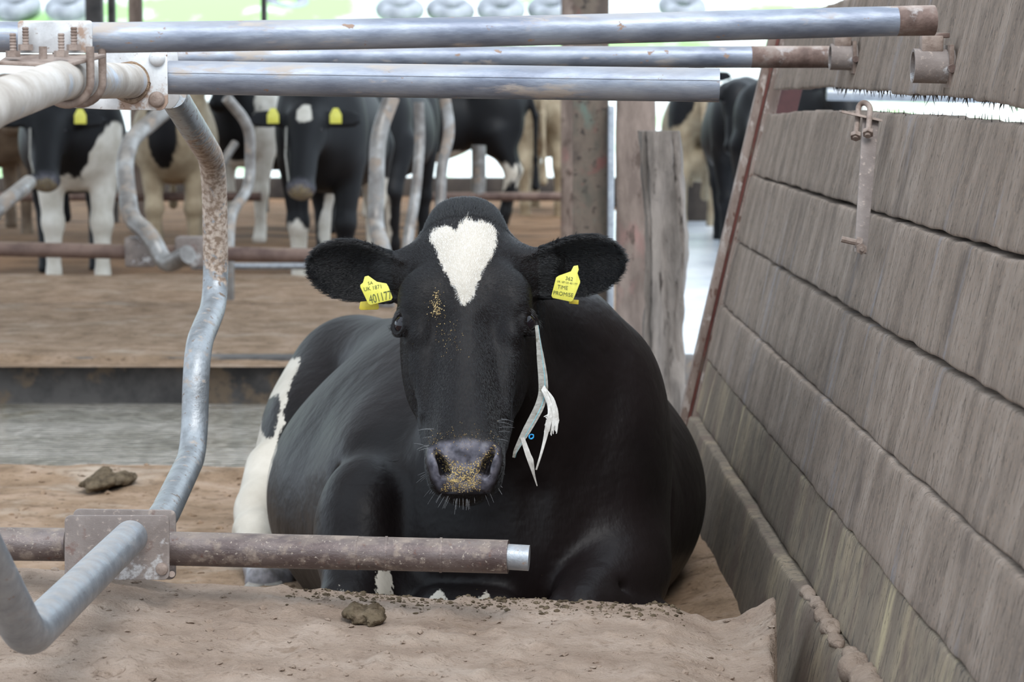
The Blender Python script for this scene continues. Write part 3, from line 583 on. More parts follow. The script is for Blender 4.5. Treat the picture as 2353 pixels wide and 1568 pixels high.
# lower clamp: two facing plates
def plate(poly, d, th, name, m, parent, bev=.002):
    return MB().prism([P(x, y, d) for x, y in poly], (0, th, 0)).build(name, m, parent, bevel=bev)
def rrect(x0, y0, x1, y1, r, sk=0):
    o = []
    for cx, cy, a0 in ((x1-r, y0+r, -90), (x1-r, y1-r, 0), (x0+r, y1-r, 90), (x0+r, y0+r, 180)):
        for k in range(5):
            a = math.radians(a0+k*22.5); o.append((cx+r*math.cos(a), cy+r*math.sin(a)+sk*((cx-x0)/(x1-x0))))
    return o
cl = empty('rail_clamp', P(270, 1330, 3.9), 'dusty brown two-plate clamp joining lower rail and divider at bottom left', 'clamp')
plate(rrect(148, 1185, 389, 1334, 14, 0), 3.845, .006, 'clamp_plate', M_bracket, cl)
plate(rrect(168, 1170, 404, 1330, 14, 3), 3.975, .006, 'clamp_plate', M_bracket, cl)
MB().lathe(P(372, 1308, 3.845), (0, -1, 0), [(0, .010), (.004, .009), (.006, .005)], 16).build('rivet', M_boltr, cl)
MB().tube([P(395, 1320, 3.85), P(395, 1320, 3.98)], .005, 10).build('bolt', M_boltr, cl)
# upper zinc plate (front) with bolts
cl = empty('rail_plate', P(280, 255, 3.9), 'whitish zinc plate with round bolt heads joining neck rail to divider', 'clamp')
plate([(150, 240), (160, 228), (178, 218), (200, 120), (384, 116), (386, 236), (378, 250), (368, 254), (240, 252), (170, 248)], 3.868, .004, 'clamp_plate', M_plate, cl, .0012)
plate([(200, 244), (215, 140), (408, 118), (412, 228), (402, 244), (392, 250)], 3.965, .005, 'clamp_plate', M_plate, cl, .0012)
for (x, y, rr) in ((360, 229, .0125), (361, 134, .0125), (184, 230, .0115)):
    MB().lathe(P(x, y, 3.866), (0, -1, 0), [(0, rr), (.003, rr*.97), (.006, rr*.75), (.0075, rr*.35)], 20).build('bolt_head', M_boltr if y > 150 else M_plate, cl)
rg = [P(300, 190, 3.868)+Vector((.0272*math.cos(a), -.003+random.uniform(-.002, .002), .0285*math.sin(a))) for a in np.linspace(0, 2*math.pi, 26)]
MB().tube(rg, [.0035+random.uniform(-.001, .0015) for _ in rg], 8, False).build('dirt_rim', M_sandbed, cl)
# upper clamp on top rail
cl = empty('u_bolt_clamp', P(120, 150, 3.4), 'dusty angle plate clamp with four threaded bolt ends on the top rail', 'clamp')
plate(rrect(40, 47, 212, 122, 8), 3.385, .005, 'upright_plate', M_plate, cl)
hp = [P(25, 124, 3.30), P(-15, 146, 3.20), P(140, 148, 3.20), P(205, 140, 3.27), P(240, 124, 3.385), P(120, 122, 3.385)]
hp = [P(22, 124, 3.385), P(-5, 141, 3.29), P(150, 148, 3.29), P(178, 140, 3.31), P(243, 124, 3.385)]
zt = P(100, 128, 3.34).z
MB().prism(hp, (0, 0, -.005)).build('base_plate', M_boltr, cl, bevel=.001)
for (x, y, d) in ((59, 97, 3.375), (170, 97, 3.375), (30, 112, 3.31), (141, 112, 3.31)):
    p = P(x, y, d); th = []
    for k in range(15): th.append((-.008+k*.0020, .0046 if k % 2 else .0038))
    MB().lathe(p, (0, 0, 1), th, 12).build('bolt_end', M_boltr, cl)
    q = P(x, y+19, d); MB().lathe(q, (0, 0, 1), [(0, .0098), (.008, .0098)], 6).build('nut', M_boltr, cl)
arm = lambda t: P(135, 186, 3.28).lerp(P(300, 186, 3.86), t)
for (x, dd) in ((.10, 3.30), (.26, 3.37)):
    c = arm(x); d_ = (P(300, 186, 3.86)-P(135, 186, 3.28)).normalized(); e1 = Vector((0, 0, 1)); e2 = d_.cross(e1).normalized()
    us = [c+e2*.031+e1*.045]+[c+e2*.031*math.cos(a)-e1*.031*math.sin(a) for a in np.linspace(0, math.pi, 16)]+[c-e2*.031+e1*.045]
    MB().tube(us, .0055, 12, True).build('u_bolt', M_boltr, cl)
    c = c+d_*.025; us = [c+e2*.0295*math.cos(a)-e1*.0295*math.sin(a) for a in np.linspace(-.3, math.pi+.3, 18)]
    MB().tube(us, .0035, 10, True).build('u_bolt_strap', M_galv, cl)
# ------------------------------------------------------------------ the lying cow
FL = Field()
# head frame
hO = P(1068, 466, 4.36); hN = P(1067, 1018, 4.12)
hT = (hN-hO).normalized(); hU = Vector((1, 0, 0)); hU = (hU-hT*hU.dot(hT)).normalized(); hV = hT.cross(hU).normalized()
if hV.y > 0: hV = -hV
def H(u, v, t): return hO+hU*u+hV*v+hT*t
def Hloc(X, Y, Z):
    x, y, z = X-hO.x, Y-hO.y, Z-hO.z
    return [e.x*x+e.y*y+e.z*z for e in (hU, hV, hT)]
Wt = smtab([-.062, -.050, -.035, -.015, .01, .05, .10, .16, .20, .235, .29, .34, .39, .43, .455, .48, .50, .515, .530],
           [.001, .022, .044, .062, .074, .086, .096, .106, .108, .103, .094, .087, .080, .072, .064, .058, .053, .042, .001], .007)
Ft = smtab([-.062, -.045, -.02, .01, .05, .10, .16, .22, .28, .34, .40, .43, .455, .475, .50, .518, .530],
           [-.075, -.045, -.020, -.004, .004, .004, -.002, -.008, -.010, -.008, -.004, .002, .002, -.008, -.026, -.050, -.07], .012)
Bt = smtab([-.062, -.03, .02, .08, .14, .20, .26, .32, .38, .42, .46, .49, .515, .530],
           [-.08, -.12, -.17, -.21, -.235, -.24, -.225, -.20, -.165, -.135, -.120, -.110, -.09, -.075], .014)
At = smtab([-.06, .05, .16, .22, .28, .36, .41, .440, .47, .54], [.10, .12, .10, .22, .34, .30, .18, .02, .0, .0], .015)
def headfn(X, Y, Z):
    u, v, t = Hloc(X, Y, Z); w = Wt(t); f = Ft(t); b = Bt(t); vc = (f+b)/2; h = np.maximum((f-b)/2, .002); vn = (v-vc)/h
    s = np.clip((vn+.3)/1.2, 0, 1); s = s*s*(3-2*s); sb = np.clip((-vn-.1)/1.0, 0, 1)
    w = np.maximum(w*(1-At(t)*s-.25*sb), .001); n = 2.45
    g = ((np.abs(u)/w)**n+np.abs(vn)**n)**(1/n); return smax(smax((g-1)*np.minimum(w, h)*.9, -.036-t, .022), t-.528, .008)
cs = [H(u, v, t) for u in (-.13, .13) for v in (-.25, .02) for t in (-.07, .58)]
FL.add(headfn, Vector([min(c[i] for c in cs) for i in range(3)]), Vector([max(c[i] for c in cs) for i in range(3)]), .02)
hrot = Matrix((hU, hV, hT)).transposed()
for s in (-1, 1):
    FL.ell(H(s*.080, -.040, .165), (.034, .034, .045), .035, hrot)            # brow
    FL.ell(H(s*.074, -.11, .24), (.030, .07, .09), .04, hrot)                 # cheek
    FL.ell(H(s*.057, .006, .250), (.016, .022, .036), .03, hrot @ Matrix.Rotation(s*.5, 3, 'Y'), 's')  # hollow inside the eye
    FL.cap(H(s*.080, -.050, .25), H(s*.068, -.058, .37), .012, .006, .025)    # facial crest
    FL.cap(H(s*.074, -.012, .35), H(s*.070, -.02, .42), .010, .008, .03, 's')
    FL.cap(H(s*.080, -.036, .200), H(s*.078, -.036, .236), .016, .014, .02)
    FL.ell(H(s*.1005, -.049, .212), (.022, .022, .0205), .008, hrot, 's')       # eye socket
    ec = H(s*.1005, -.047, .212); ew = (hU*s*.80+hV*.60).normalized(); eb = ew.cross(hT).normalized()
    for k in range(12):                                                       # lids
        q = lambda a: ec+ew*(.0135-.003*abs(math.cos(a)))+hT*(.0195*math.cos(a)+.001)+eb*.0185*math.sin(a)
        FL.cap(q(math.pi*k/6), q(math.pi*(k+1)/6), .0042, .0042, .007)
    FL.cap(H(s*.088, -.026, .186), H(s*.108, -.062, .190), .010, .008, .02)     # upper lid fold
    # muzzle wings, lips
    FL.ell(H(s*.043, -.038, .475), (.020, .032, .030), .02, hrot)
    FL.ell(H(s*.030, -.058, .502), (.024, .028, .018), .02, hrot)
    for k in range(6):                                                        # nostril
        t = k/5; c = H(s*(.053-.022*t), .004-.020*t, .458+.026*t+.012*t*t)
        FL.ell(c, (.0042+.0068*t*t, .012+.040*t, .0080+.0025*t), .002, hrot, 's')
FL.ell(H(0, -.058, .498), (.036, .03, .022), .02, hrot)
FL.ell(H(0, -.080, .512), (.036, .033, .016), .010, hrot)                      # chin
for s in (-1, 1): FL.cap(H(0, -.036, .524), H(s*.040, -.056, .518), .0030, .0025, .003, 's')
# ears
ears = {}
def ear(s, root_, tip, e3, L_, wscale=1.0):
    rt = Vector(root_); e1 = (Vector(tip)-rt).normalized(); e3 = Vector(e3); e3 = (e3-e1*e3.dot(e1)).normalized(); e2 = e3.cross(e1).normalized()
    if e2.z < 0: e2 = -e2
    hwf = smtab([0, .12, .3, .5, .7, .85, .95, 1.0], [.030, .040, .052, .056, .052, .040, .024, .002], .03)
    def fn(X, Y, Z):
        x, y, z = X-rt.x, Y-rt.y, Z-rt.z
        a = (x*e1.x+y*e1.y+z*e1.z); b = x*e2.x+y*e2.y+z*e2.z; c = x*e3.x+y*e3.y+z*e3.z; q = a/L_
        hw = np.maximum(hwf(np.clip(q, 0, 1.02))*wscale, .002); bb = b+.006*q
        r = bb/hw; m = -.040*(1-np.clip(r*r, 0, 1.4))*np.clip(1.15-q*.8, 0, 1)+.022*np.clip(r-.45, 0, 1)**1.0*np.clip(1.2-q, 0, 1)
        d1 = np.abs(c-m)*.75-.0050; d2 = (np.abs(bb)-hw)*.85; d3 = np.abs(a-L_*.5)-L_*.5
        return smax(smax(d1, d2, .008), d3, .008)
    c = (rt+Vector(tip))/2; R = L_*.5+.05
    FL.add(fn, c-Vector((R, .08, .09)), c+Vector((R, .08, .09)), .018)
    ears[s] = (rt, e1, e2, e3, L_, hwf)
ear(-1, P(918, 640, 4.41), P(703, 596, 4.42), (.12, -1, -.10), .168)
ear(1, P(1222, 628, 4.41), P(1440, 585, 4.42), (-.12, -1, -.10), .170)
for s, e in ((-1, P(905, 640, 4.43)), (1, P(1238, 632, 4.43))):
    FL.cap(H(s*.055, -.10, .085), e, .048, .036, .035)
    FL.cap(H(s*.065, -.09, .07), e+Vector((0, -.01, .018)), .036, .020, .03)
# neck, chest, shoulders, barrel, rump
FL.cap(H(0, -.17, .09), P(1230, 850, 4.72), .085, .17, .06)
FL.cap(H(.02, -.17, .20), P(1190, 1000, 4.62), .075, .15, .07)
FL.cap(P(1230, 850, 4.72), P(1290, 890, 5.0), .160, .165, .08)
FL.cap(P(1190, 990, 4.62), P(1200, 1180, 4.72), .14, .2, .08)
FL.ell(P(1150, 1230, 4.68), (.26, .24, .24), .08)
FL.ell(P(1390, 1130, 4.80), (.125, .26, .30), .08, Matrix.Rotation(.12, 3, 'Y'))
FL.ell(P(1405, 1300, 4.66), (.105, .22, .13), .05)
FL.ell(P(905, 1190, 4.85), (.14, .26, .22), .045, Matrix.Rotation(-.12, 3, 'Y'))
FL.ell(P(846, 1228, 4.62), (.10, .16, .150), .028)                 # left elbow/shoulder bulge
FL.ell(P(1118, 1125, 5.38), (.470, .72, .340), .10)
FL.ell(P(1125, 1000, 5.30), (.32, .6, .27), .10)
FL.cap(P(1270, 885, 5.05), P(820, 850, 6.1), .155, .12, .10)      # spine
FL.ell(P(800, 960, 6.15), (.17, .34, .225), .08)
FL.ell(P(905, 900, 6.3), (.22, .34, .17), .10)
FL.ell(P(735, 1030, 5.98), (.145, .30, .21), .05)                # haunch
FL.cap(P(700, 1080, 5.85), P(606, 1160, 5.62), .11, .055, .05)
FL.chain([P(625, 1080, 5.75), P(596, 1180, 5.62), P(588, 1222, 5.55)], [.062, .048, .052], .03)      # hock
FL.chain([P(590, 1225, 5.52), P(600, 1300, 5.40), P(605, 1338, 5.34)], [.05, .036, .040], .02)
FL.chain([P(640, 1235, 5.55), P(640, 1300, 5.42), P(640, 1340, 5.36)], [.045, .036, .036], .02)
# folded front legs
FL.cap(P(860, 1230, 4.62), P(810, 1400, 4.42), .085, .062, .04)
FL.cap(P(800, 1420, 4.40), P(900, 1440, 4.62), .055, .045, .03)
FL.cap(P(930, 1400, 4.5), P(1180, 1410, 4.6), .065, .07, .04)
FL.cap(P(1010, 1410, 4.42), P(1140, 1420, 4.42), .05, .05, .03)
FL.cap(P(1420, 1300, 4.6), P(1330, 1420, 4.36), .09, .062, .03)
FL.cap(P(1330, 1420, 4.36), P(1500, 1440, 4.5), .058, .05, .02)
FL.cap(P(1300, 1372, 4.40), P(1480, 1345, 4.42), .008, .006, .02, 's')
FL.cap(P(850, 985, 4.95), P(800, 1100, 4.72), .008, .012, .04, 's')
FL.cap(P(1130, 1200, 4.40), P(1145, 1400, 4.36), .008, .01, .03, 's')
FL.cap(P(1232, 1140, 4.44), P(1240, 1400, 4.38), .018, .014, .035, 's')
FL.cap(P(1480, 900, 4.98), P(1520, 1250, 4.84), .02, .02, .05, 's')
# two sampling densities of the same surface
hb0 = np.array([-.40, 3.92, .345]); hb1 = np.array([.24, 4.62, .93])
hh = .0042; F, lo = FL.grid(hb0, hb1, hh); V1, Q1 = surfnet(F, lo, hh)
hbd = .0080; F, lo = FL.grid((-.72, 4.1, -.10), (.62, 6.85, .90), hbd); V2, Q2 = surfnet(F, lo, hbd)
ins = ((V2 > hb0+1.6*hbd) & (V2 < hb1-1.6*hbd)).all(1); Q2 = Q2[~ins[Q2].all(1)]
V = np.concatenate([V1, V2]); Q = np.concatenate([Q1, Q2+len(V1)])
used = np.zeros(len(V), bool); used[Q.ravel()] = True; remap = np.cumsum(used)-1; V = V[used]; Q = remap[Q]
# hide pattern
px, py = proj(V[:, 0], V[:, 1], V[:, 2]); u, v, t = Hloc(V[:, 0], V[:, 1], V[:, 2])
head = (np.abs(u) < .14) & (v > -.20) & (t > -.08) & (t < .60)
blaze = [(986, 548), (996, 528), (1020, 521), (1038, 524), (1049, 534), (1056, 515), (1074, 500), (1090, 511), (1106, 508), (1130, 517), (1140, 535), (1140, 562), (1130, 590), (1112, 618), (1098, 650), (1085, 685), (1068, 700), (1058, 694), (1048, 670), (1038, 650), (1020, 620), (1008, 590), (998, 565)]
w1 = polysd(px, py, blaze)/1360; w1 = np.where(head, w1, -.1)
legp = [(652, 828), (690, 822), (684, 850), (668, 880), (660, 905), (662, 920), (650, 945), (655, 975), (640, 1000), (634, 1040), (625, 1060), (640, 1240), (700, 1245), (760, 1420), (500, 1420), (470, 1000), (590, 900), (630, 850)]
w2 = polysd(px, py, legp)/1050; patch = polysd(px, py, [(600, 925), (622, 915), (640, 905), (645, 935), (628, 1005), (612, 1010), (600, 990)])/1050
w2 = np.where((V[:, 1] > 5.22), np.minimum(w2, -patch), -.1); w2 = np.where((V[:, 1] < 5.60) & (px > 640) & (py < 1200), -.1, w2)
w3 = np.full(len(V), -.1)
for poly in ([(866, 1312), (895, 1308), (905, 1372), (868, 1366), (862, 1340)], [(776, 1345), (806, 1385), (776, 1395)], [(725, 1352), (752, 1385), (725, 1385)], [(1010, 1352), (1024, 1370), (1030, 1400), (985, 1400), (990, 1372)], [(1118, 1360), (1132, 1385), (1136, 1400), (1090, 1400), (1100, 1374)]):
    w3 = np.maximum(w3, np.where(V[:, 1] < 4.9, polysd(px, py, poly)/1300, -.1))
wht = np.maximum(np.maximum(w1, w2), w3)
nosep = [(982, 1030), (1005, 1018), (1065, 1006), (1130, 1014), (1150, 1030), (1152, 1060), (1140, 1100), (1125, 1132), (1010, 1132), (992, 1100), (982, 1060)]
nose = np.clip(polysd(px, py, nosep)/12+.3, 0, 1)*(head & (t > .40))
crp = [(1000, 1030), (1030, 1055), (1065, 1068), (1100, 1055), (1135, 1025), (1145, 1040), (1105, 1085), (1100, 1128), (1015, 1128), (1030, 1090), (995, 1050)]
for s_ in (-1, 1):
    pol = [(1068+s_*70, 1026), (1068+s_*80, 1050), (1068+s_*58, 1094), (1068+s_*30, 1090), (1068+s_*40, 1060)]
    nose = nose*np.where((polysd(px, py, pol) > 1) & (t > .40) & (v < -.020), .15, 1.)  # nostrils: dark inner skin, deepened to stand in for shade in the holes
hf = np.clip((py-1288+8*fbm(V[:, 0]*40, V[:, 1]*40, V[:, 2]*40, 2))/26, 0, .85)*(V[:, 1] > 5.15)*(px < 700); nose = np.maximum(nose, hf)
cr = np.clip(.42+polysd(px, py, crp)/60, 0, .62)*(head & (t > .40)); cr = np.where(polysd(px, py, crp) < -6, 0, cr)
cr = np.maximum(cr, (.27*np.exp(-((px-1003)/14)**2-((py-700)/45)**2)+.16*np.exp(-((px-1030)/30)**2-((py-775)/45)**2)+.20*np.exp(-((px-1065)/80)**2-((py-1010)/22)**2))*head)
me = npmesh('body', V, Q); setattr_(me, 'wht', wht); setattr_(me, 'nose', nose); setattr_(me, 'crumb', cr)
COW = empty('dairy_cow', (.0, 5.3, 0), 'black Holstein cow lying in the stall, white heart-shaped blaze, looking at the camera', 'cow')
body = link('body', me, M_hide, COW)
for s in (-1, 1):
    c = H(s*.1005, -.049, .212); MB().lathe(c, (0, 0, 1), [(.0205*math.sin(a), max(.0205*math.cos(a), .0002)) for a in np.linspace(-1.57, 1.57, 14)], 24).build('eye', M_eye, COW)
# hooves of the stretched hind foot
for x in (592, 628):
    c = P(x, 1352, 5.32); o = MB(); o.lathe(c+Vector((0, 0, -.045)), (0, -.15, 1), [(0, .040), (.02, .038), (.05, .03), (.06, .02)], 16); o.build('hoof', M_hoof, COW)
# ear tags
def quadtag(poly, d, m, name, parent, th=.0018, tilt=0):
    return MB().prism([P(x, y, d+tilt*(y-poly[0][1])) for x, y in poly], (0, th, 0)).build(name, m, parent, bevel=.0005)
def textpart(txt, px, py, d, size, ang, parent, m, off=(0, -.0004, 0), sx=1.0, tiltx=0):
    cu = bpy.data.curves.new('t', 'FONT'); cu.body = txt; cu.size = size; cu.extrude = .0002; cu.align_x = 'CENTER'; cu.align_y = 'CENTER'; cu.offset = -.00003
    to = bpy.data.objects.new('t', cu); COL.objects.link(to); dg = bpy.context.evaluated_depsgraph_get(); me = bpy.data.meshes.new_from_object(to.evaluated_get(dg))
    bpy.data.objects.remove(to); me.materials.clear()
    M = Matrix.Translation(P(px, py, d)+Vector(off)) @ Matrix.Rotation(math.radians(ang), 4, 'Y') @ Matrix.Rotation(math.pi/2, 4, 'X') @ Matrix.Diagonal((sx, 1, 1, 1))
    me.transform(M); return link('printed_text', me, m, parent, smooth=None)
TD = 4.345
tl = quadtag([(838, 636), (846, 634), (866, 648), (888, 652), (893, 660), (902, 684), (899, 690), (852, 701), (846, 698), (828, 660), (828, 655), (834, 650)], TD, M_yellow, 'ear_tag', COW); tl['label'] = 'yellow ear tag reading 401177'
quadtag([(828, 694), (868, 690), (871, 708), (868, 712), (829, 713), (825, 709)], TD+.02, M_yellowd, 'tag_back', tl)
textpart('401177', 874, 684, TD, .0215, -13, tl, M_ink, sx=.62); textpart('UK 1871', 857, 662, TD, .0095, -10, tl, M_ink, sx=.95); textpart('SA', 851, 651, TD, .008, -10, tl, M_ink)
tr = quadtag([(1318, 612), (1328, 610), (1330, 620), (1327, 628), (1333, 646), (1333, 650), (1317, 690), (1312, 694), (1270, 685), (1267, 680), (1278, 638), (1284, 634), (1312, 624)], TD, M_yellow, 'ear_tag', COW); tr['label'] = 'yellow ear tag with handwriting'
quadtag([(1306, 688), (1330, 690), (1329, 700), (1308, 698)], TD+.02, M_yellowd, 'tag_back', tr)
textpart('PROMISE', 1294, 676, TD, .0095, 8, tr, M_ink, sx=.95); textpart('TIME', 1293, 661, TD, .0095, 8, tr, M_ink, sx=.9); textpart('UK 187123 401177', 1303, 650, TD, .0045, 9, tr, M_ink); textpart('362', 1308, 641, TD, .009, 9, tr, M_ink)
# halter strap on the right cheek
hs = empty('halter', P(1240, 900, 4.25))
hs.parent = COW; hs.location = hs.location-COW.location
def ribbon(pts, ws, th=.002, nrm=Vector((0, -1, 0))):
    o = MB(); n = len(pts); v = []
    for i, p in enumerate(pts):
        t = (pts[min(i+1, n-1)]-pts[max(i-1, 0)]).normalized(); b = t.cross(nrm).normalized()*ws[i]/2
        v += [p-b, p+b, p+b-nrm*th, p-b-nrm*th]
    f = []
    for i in range(n-1):
        for k in range(4): f.append((i*4+k, i*4+(k+1) % 4, i*4+4+(k+1) % 4, i*4+4+k))
    f += [(0, 1, 2, 3), (n*4-4, n*4-1, n*4-2, n*4-3)]; return o.add(v, f)
SD = [(1233, 748, 4.285, .006), (1238, 790, 4.26, .010), (1243, 830, 4.25, .014), (1248, 870, 4.24, .016), (1249, 905, 4.235, .016), (1240, 935, 4.22, .016), (1224, 965, 4.20, .015), (1210, 990, 4.19, .014), (1196, 1015, 4.18, .011), (1183, 1040, 4.18, .007), (1180, 1052, 4.18, .004)]
SDb = bend([P(x, y, d) for x, y, d, w in SD], .03, 3); wsb = np.interp(np.linspace(0, 1, len(SDb)), np.linspace(0, 1, len(SD)), [w for *_, w in SD])
ribbon(SDb, wsb).build('strap', M_strap, hs)
ribbon([p+Vector((.003, -.0006, 0)) for p in SDb], [w*.07 for w in wsb], .0004).build('teal_stripe', M_teal, hs)
fr = MB()
def strand(pts, r): fr.tube(pts, r, 5, False)
for i in range(70):
    j = random.uniform(-1, 1); x1 = 1262+j*9
    a = P(1250+j*6, 886+abs(j)*10, 4.225); b = P(1268+j*9, 925+random.uniform(-8, 8), 4.215); c = P(1273+j*13, 960+random.uniform(-12, 12), 4.21); e = P(1266+j*14+random.uniform(-4, 4), 980+random.uniform(-24, 22), 4.21)
    strand(bend([a, b, c, e], .02, 3), .0007)
for i in range(14):
    j = random.uniform(-1, 1); strand(bend([P(1262+j*7, 965, 4.21), P(1251+j*3, 1015, 4.21), P(1243+j*2, 1045, 4.205), P(1232+j, 1080, 4.205)], .02, 3), .0009)
for i in range(26):
    j = random.uniform(-1, 1); strand(bend([P(1200+j*4, 1006, 4.18), P(1213+j*6, 1045, 4.18), P(1220+j*5, 1062+random.uniform(-6, 6), 4.18), P(1226+j*2, 1090, 4.19), P(1234, 1117, 4.2)][:(5 if i % 2 else 4)], .02, 3), .0009)
fr.build('frayed_ends', M_fray, hs)['kind'] = 'stuff'
kn = MB()
for i in range(5):
    a = random.random()*6; c = P(1221, 1004, 4.178); kn.tube([c+Vector((.004*math.cos(a+k), .002*math.sin(k*2), .004*math.sin(a+k*1.1))) for k in range(5)], .0009, 6)
kn.build('blue_twine_knot', M_blue, hs)
# whiskers and lashes, as real hairs
wk = MB()
def hair(p, d, L, r=.0004, droop=.2, n=6):
    p = Vector(p); d = Vector(d).normalized(); pts = []
    for i in range(n):
        t = i/(n-1); pts.append(p+d*L*t+Vector((0, 0, -droop*L*t*t)))
    wk.tube(pts, [r*(1-.7*i/(n-1)) for i in range(n)], 4, False)
for i in range(80):
    a = random.uniform(-1.45, 1.45)*1.15; rx = .055; x = math.sin(a)
    p = H(.046*math.sin(a), -.055, .475+.040*math.cos(a)); d = Vector((math.sin(a)*1.1+random.uniform(-.2, .2), random.uniform(-.7, -.1), -math.cos(a)*.9+random.uniform(-.15, .1)-.25))
    hair(p, d, random.uniform(.012, .045)*random.uniform(.6, 1), random.uniform(.00015, .0003), random.uniform(0, .35))
for s in (-1, 1):
    for i in range(6): hair(H(s*random.uniform(.05, .062), -.02, random.uniform(.40, .46)), (s*1., -.5, random.uniform(-.1, .6)), random.uniform(.012, .03), .0002)
wk.build('whiskers', M_whisker, COW)['kind'] = 'stuff'
wk = MB()
for s in (-1, 1):
    for i in range(46): hair(H(s*(.103+random.uniform(-.002, .004)), -.05+random.uniform(-.022, .022), .190+random.uniform(-.004, .004)), (s*1.0, -.55+random.uniform(-.3, .3), random.uniform(-.35, .1)), random.uniform(.012, .022), .00025, .4)
wk.build('eyelashes', M_lash, COW)['kind'] = 'stuff'
# crumbs of feed on muzzle and face: small real flakes pressed on the hide
from mathutils.bvhtree import BVHTree
_bv = BVHTree.FromPolygons([tuple(p) for p in V1], [tuple(q) for q in Q1.tolist()])
cm = MB()
def onface(px_, py_):
    o = Vector((0, 0, CAMZ)); d = (P(px_, py_, 4)-o).normalized(); h = _bv.ray_cast(o, d)
    return h[0], h[1]
def flake(px_, py_, sz):
    c, n = onface(px_, py_)
    if c is None or c.y > 4.45: return
    if any(polysd(np.array([px_]), np.array([py_]), [(1068+s_*70, 1026), (1068+s_*80, 1050), (1068+s_*58, 1094), (1068+s_*30, 1090), (1068+s_*40, 1060)])[0] > 0 for s_ in (-1, 1)): return
    if n.dot(Vector((0, -1, 0))) < 0: n = -n
    a = n.orthogonal().normalized(); a = Matrix.Rotation(random.random()*6.28, 3, n) @ a; b = n.cross(a); L = sz*random.uniform(.6, 1.8); w = sz*random.uniform(.3, .6)
    cm.add([c+a*L+n*.0006, c+b*w+n*.001, c-a*L+n*.0004, c-b*w+n*.0012, c+n*sz*.8, c-n*.0004], [(0, 1, 4), (1, 2, 4), (2, 3, 4), (3, 0, 4), (1, 0, 5), (2, 1, 5), (3, 2, 5), (0, 3, 5)])
i = 0
while i < 900:
    x, y = random.uniform(985, 1150), random.uniform(1015, 1132); i += 1
    if polysd(np.array([x]), np.array([y]), crp)[0] > -3: flake(x, y, random.uniform(.0006, .0013))
for i in range(110): flake(random.gauss(1003, 9), random.gauss(700, 18), random.uniform(.0006, .0016))
for i in range(60): flake(random.gauss(1028, 16), random.gauss(775, 28), random.uniform(.0005, .001))
for i in range(130): flake(random.uniform(985, 1150), random.gauss(1008, 16), random.uniform(.0005, .0009))
cm.build('feed_crumbs', M_straw, COW, smooth=None)['kind'] = 'stuff'
# short fur on head, ears and neck: real strands
def strands(Vx, Qx, N_, sel, whorl, body_=False):
    Pq = Vx[Qx]; ctr = Pq.mean(1); nq = np.cross(Pq[:, 2]-Pq[:, 0], Pq[:, 3]-Pq[:, 1]); ar = np.linalg.norm(nq, axis=1)+1e-12; nq = nq/ar[:, None]
    wt = ar*(nq[:, 1] < .35)*sel(ctr, *Hloc(ctr[:, 0], ctr[:, 1], ctr[:, 2]))
    pick = R_.choice(len(ctr), N_, p=wt/wt.sum()); a_, b_ = R_.rand(N_, 1), R_.rand(N_, 1); q = Pq[pick]; nn = nq[pick]
    rt = (q[:, 0]*(1-a_)+q[:, 1]*a_)*(1-b_)+(q[:, 3]*(1-a_)+q[:, 2]*a_)*b_; u_, v_, t_ = Hloc(rt[:, 0], rt[:, 1], rt[:, 2])
    if body_: d = np.tile(np.array([0, .75, -.7]), (N_, 1)); isear = np.zeros(N_, bool); top_ = isear
    else:
        d = rt-np.array(whorl); isear = (np.abs(u_) > .125) & (t_ < .24) & (v_ > -.2); top_ = (t_ < .03) & (~isear)
        d[isear] = np.stack([np.sign(u_[isear]), 0*u_[isear]-.25, -.15+0*u_[isear]], 1); d[v_ < -.16] = (0, .3, -1)
    d = d/np.linalg.norm(d, axis=1)[:, None]; d = d-nn*(d*nn).sum(1)[:, None]; d = d/(np.linalg.norm(d, axis=1)[:, None]+1e-6)
    L_ = .0030+.0018*R_.rand(N_); L_ = np.where(isear, L_*1.9, L_); L_ = np.where(top_, L_*1.8, L_)
    if body_: L_ = L_*1.7
    lift = np.where(isear, .5, .07); lift = np.where(top_, .5, lift); lift = np.where(body_, .12, lift)
    d = d+R_.randn(N_, 3)*.13; L_ = L_[:, None]; lift = lift[:, None]
    return rt, np.stack([rt-nn*.0008, rt+(d+nn*lift)*L_*.5, rt+(d*1.15+nn*lift*.6)*L_], 1), u_, v_, t_
whl = H(0, .004, .172)
def isnose(u, v, t):
    w_ = [hO[i]+hU[i]*u+hV[i]*v+hT[i]*t for i in range(3)]; a_, b_ = proj(*w_); return (polysd(a_, b_, nosep) > -4) & (t > .40) & (v > -.16)
ishead = lambda u, v, t: (((np.abs(u) < .13) | ((t < .24) & (np.abs(u) < .33))) & (v > -.22) & (t > -.08) & (t < .6))
eyed = lambda u, v, t: np.sqrt((np.abs(u)-.0995-.010)**2+(v+.048-.010)**2+(t-.212)**2)
rA, pA, u_, v_, t_ = strands(V1, Q1, 170000, lambda c_, u, v, t: ishead(u, v, t)*(~isnose(u, v, t))*np.clip((eyed(u, v, t)-.019)/.012, 0, 1)*np.clip((v+.20)/.10+(np.abs(u) > .11)*1., .0, 1), whl)
px, py = proj(rA[:, 0], rA[:, 1], rA[:, 2]); iwA = (polysd(px, py, blaze)/1360+R_.randn(len(rA))*.0015 > 0) & (np.abs(u_) < .14) & (v_ > -.2) & (t_ < .3)
vis = lambda c_, u, v, t: (c_[:, 1] < 6.8)*(~ishead(u, v, t))*(c_[:, 2] > .05)*np.clip(1.9-(c_[:, 1]-4.2)*.9, .45, 2)
Vb, Qb = V, Q; whtq = wht[Qb].mean(1)
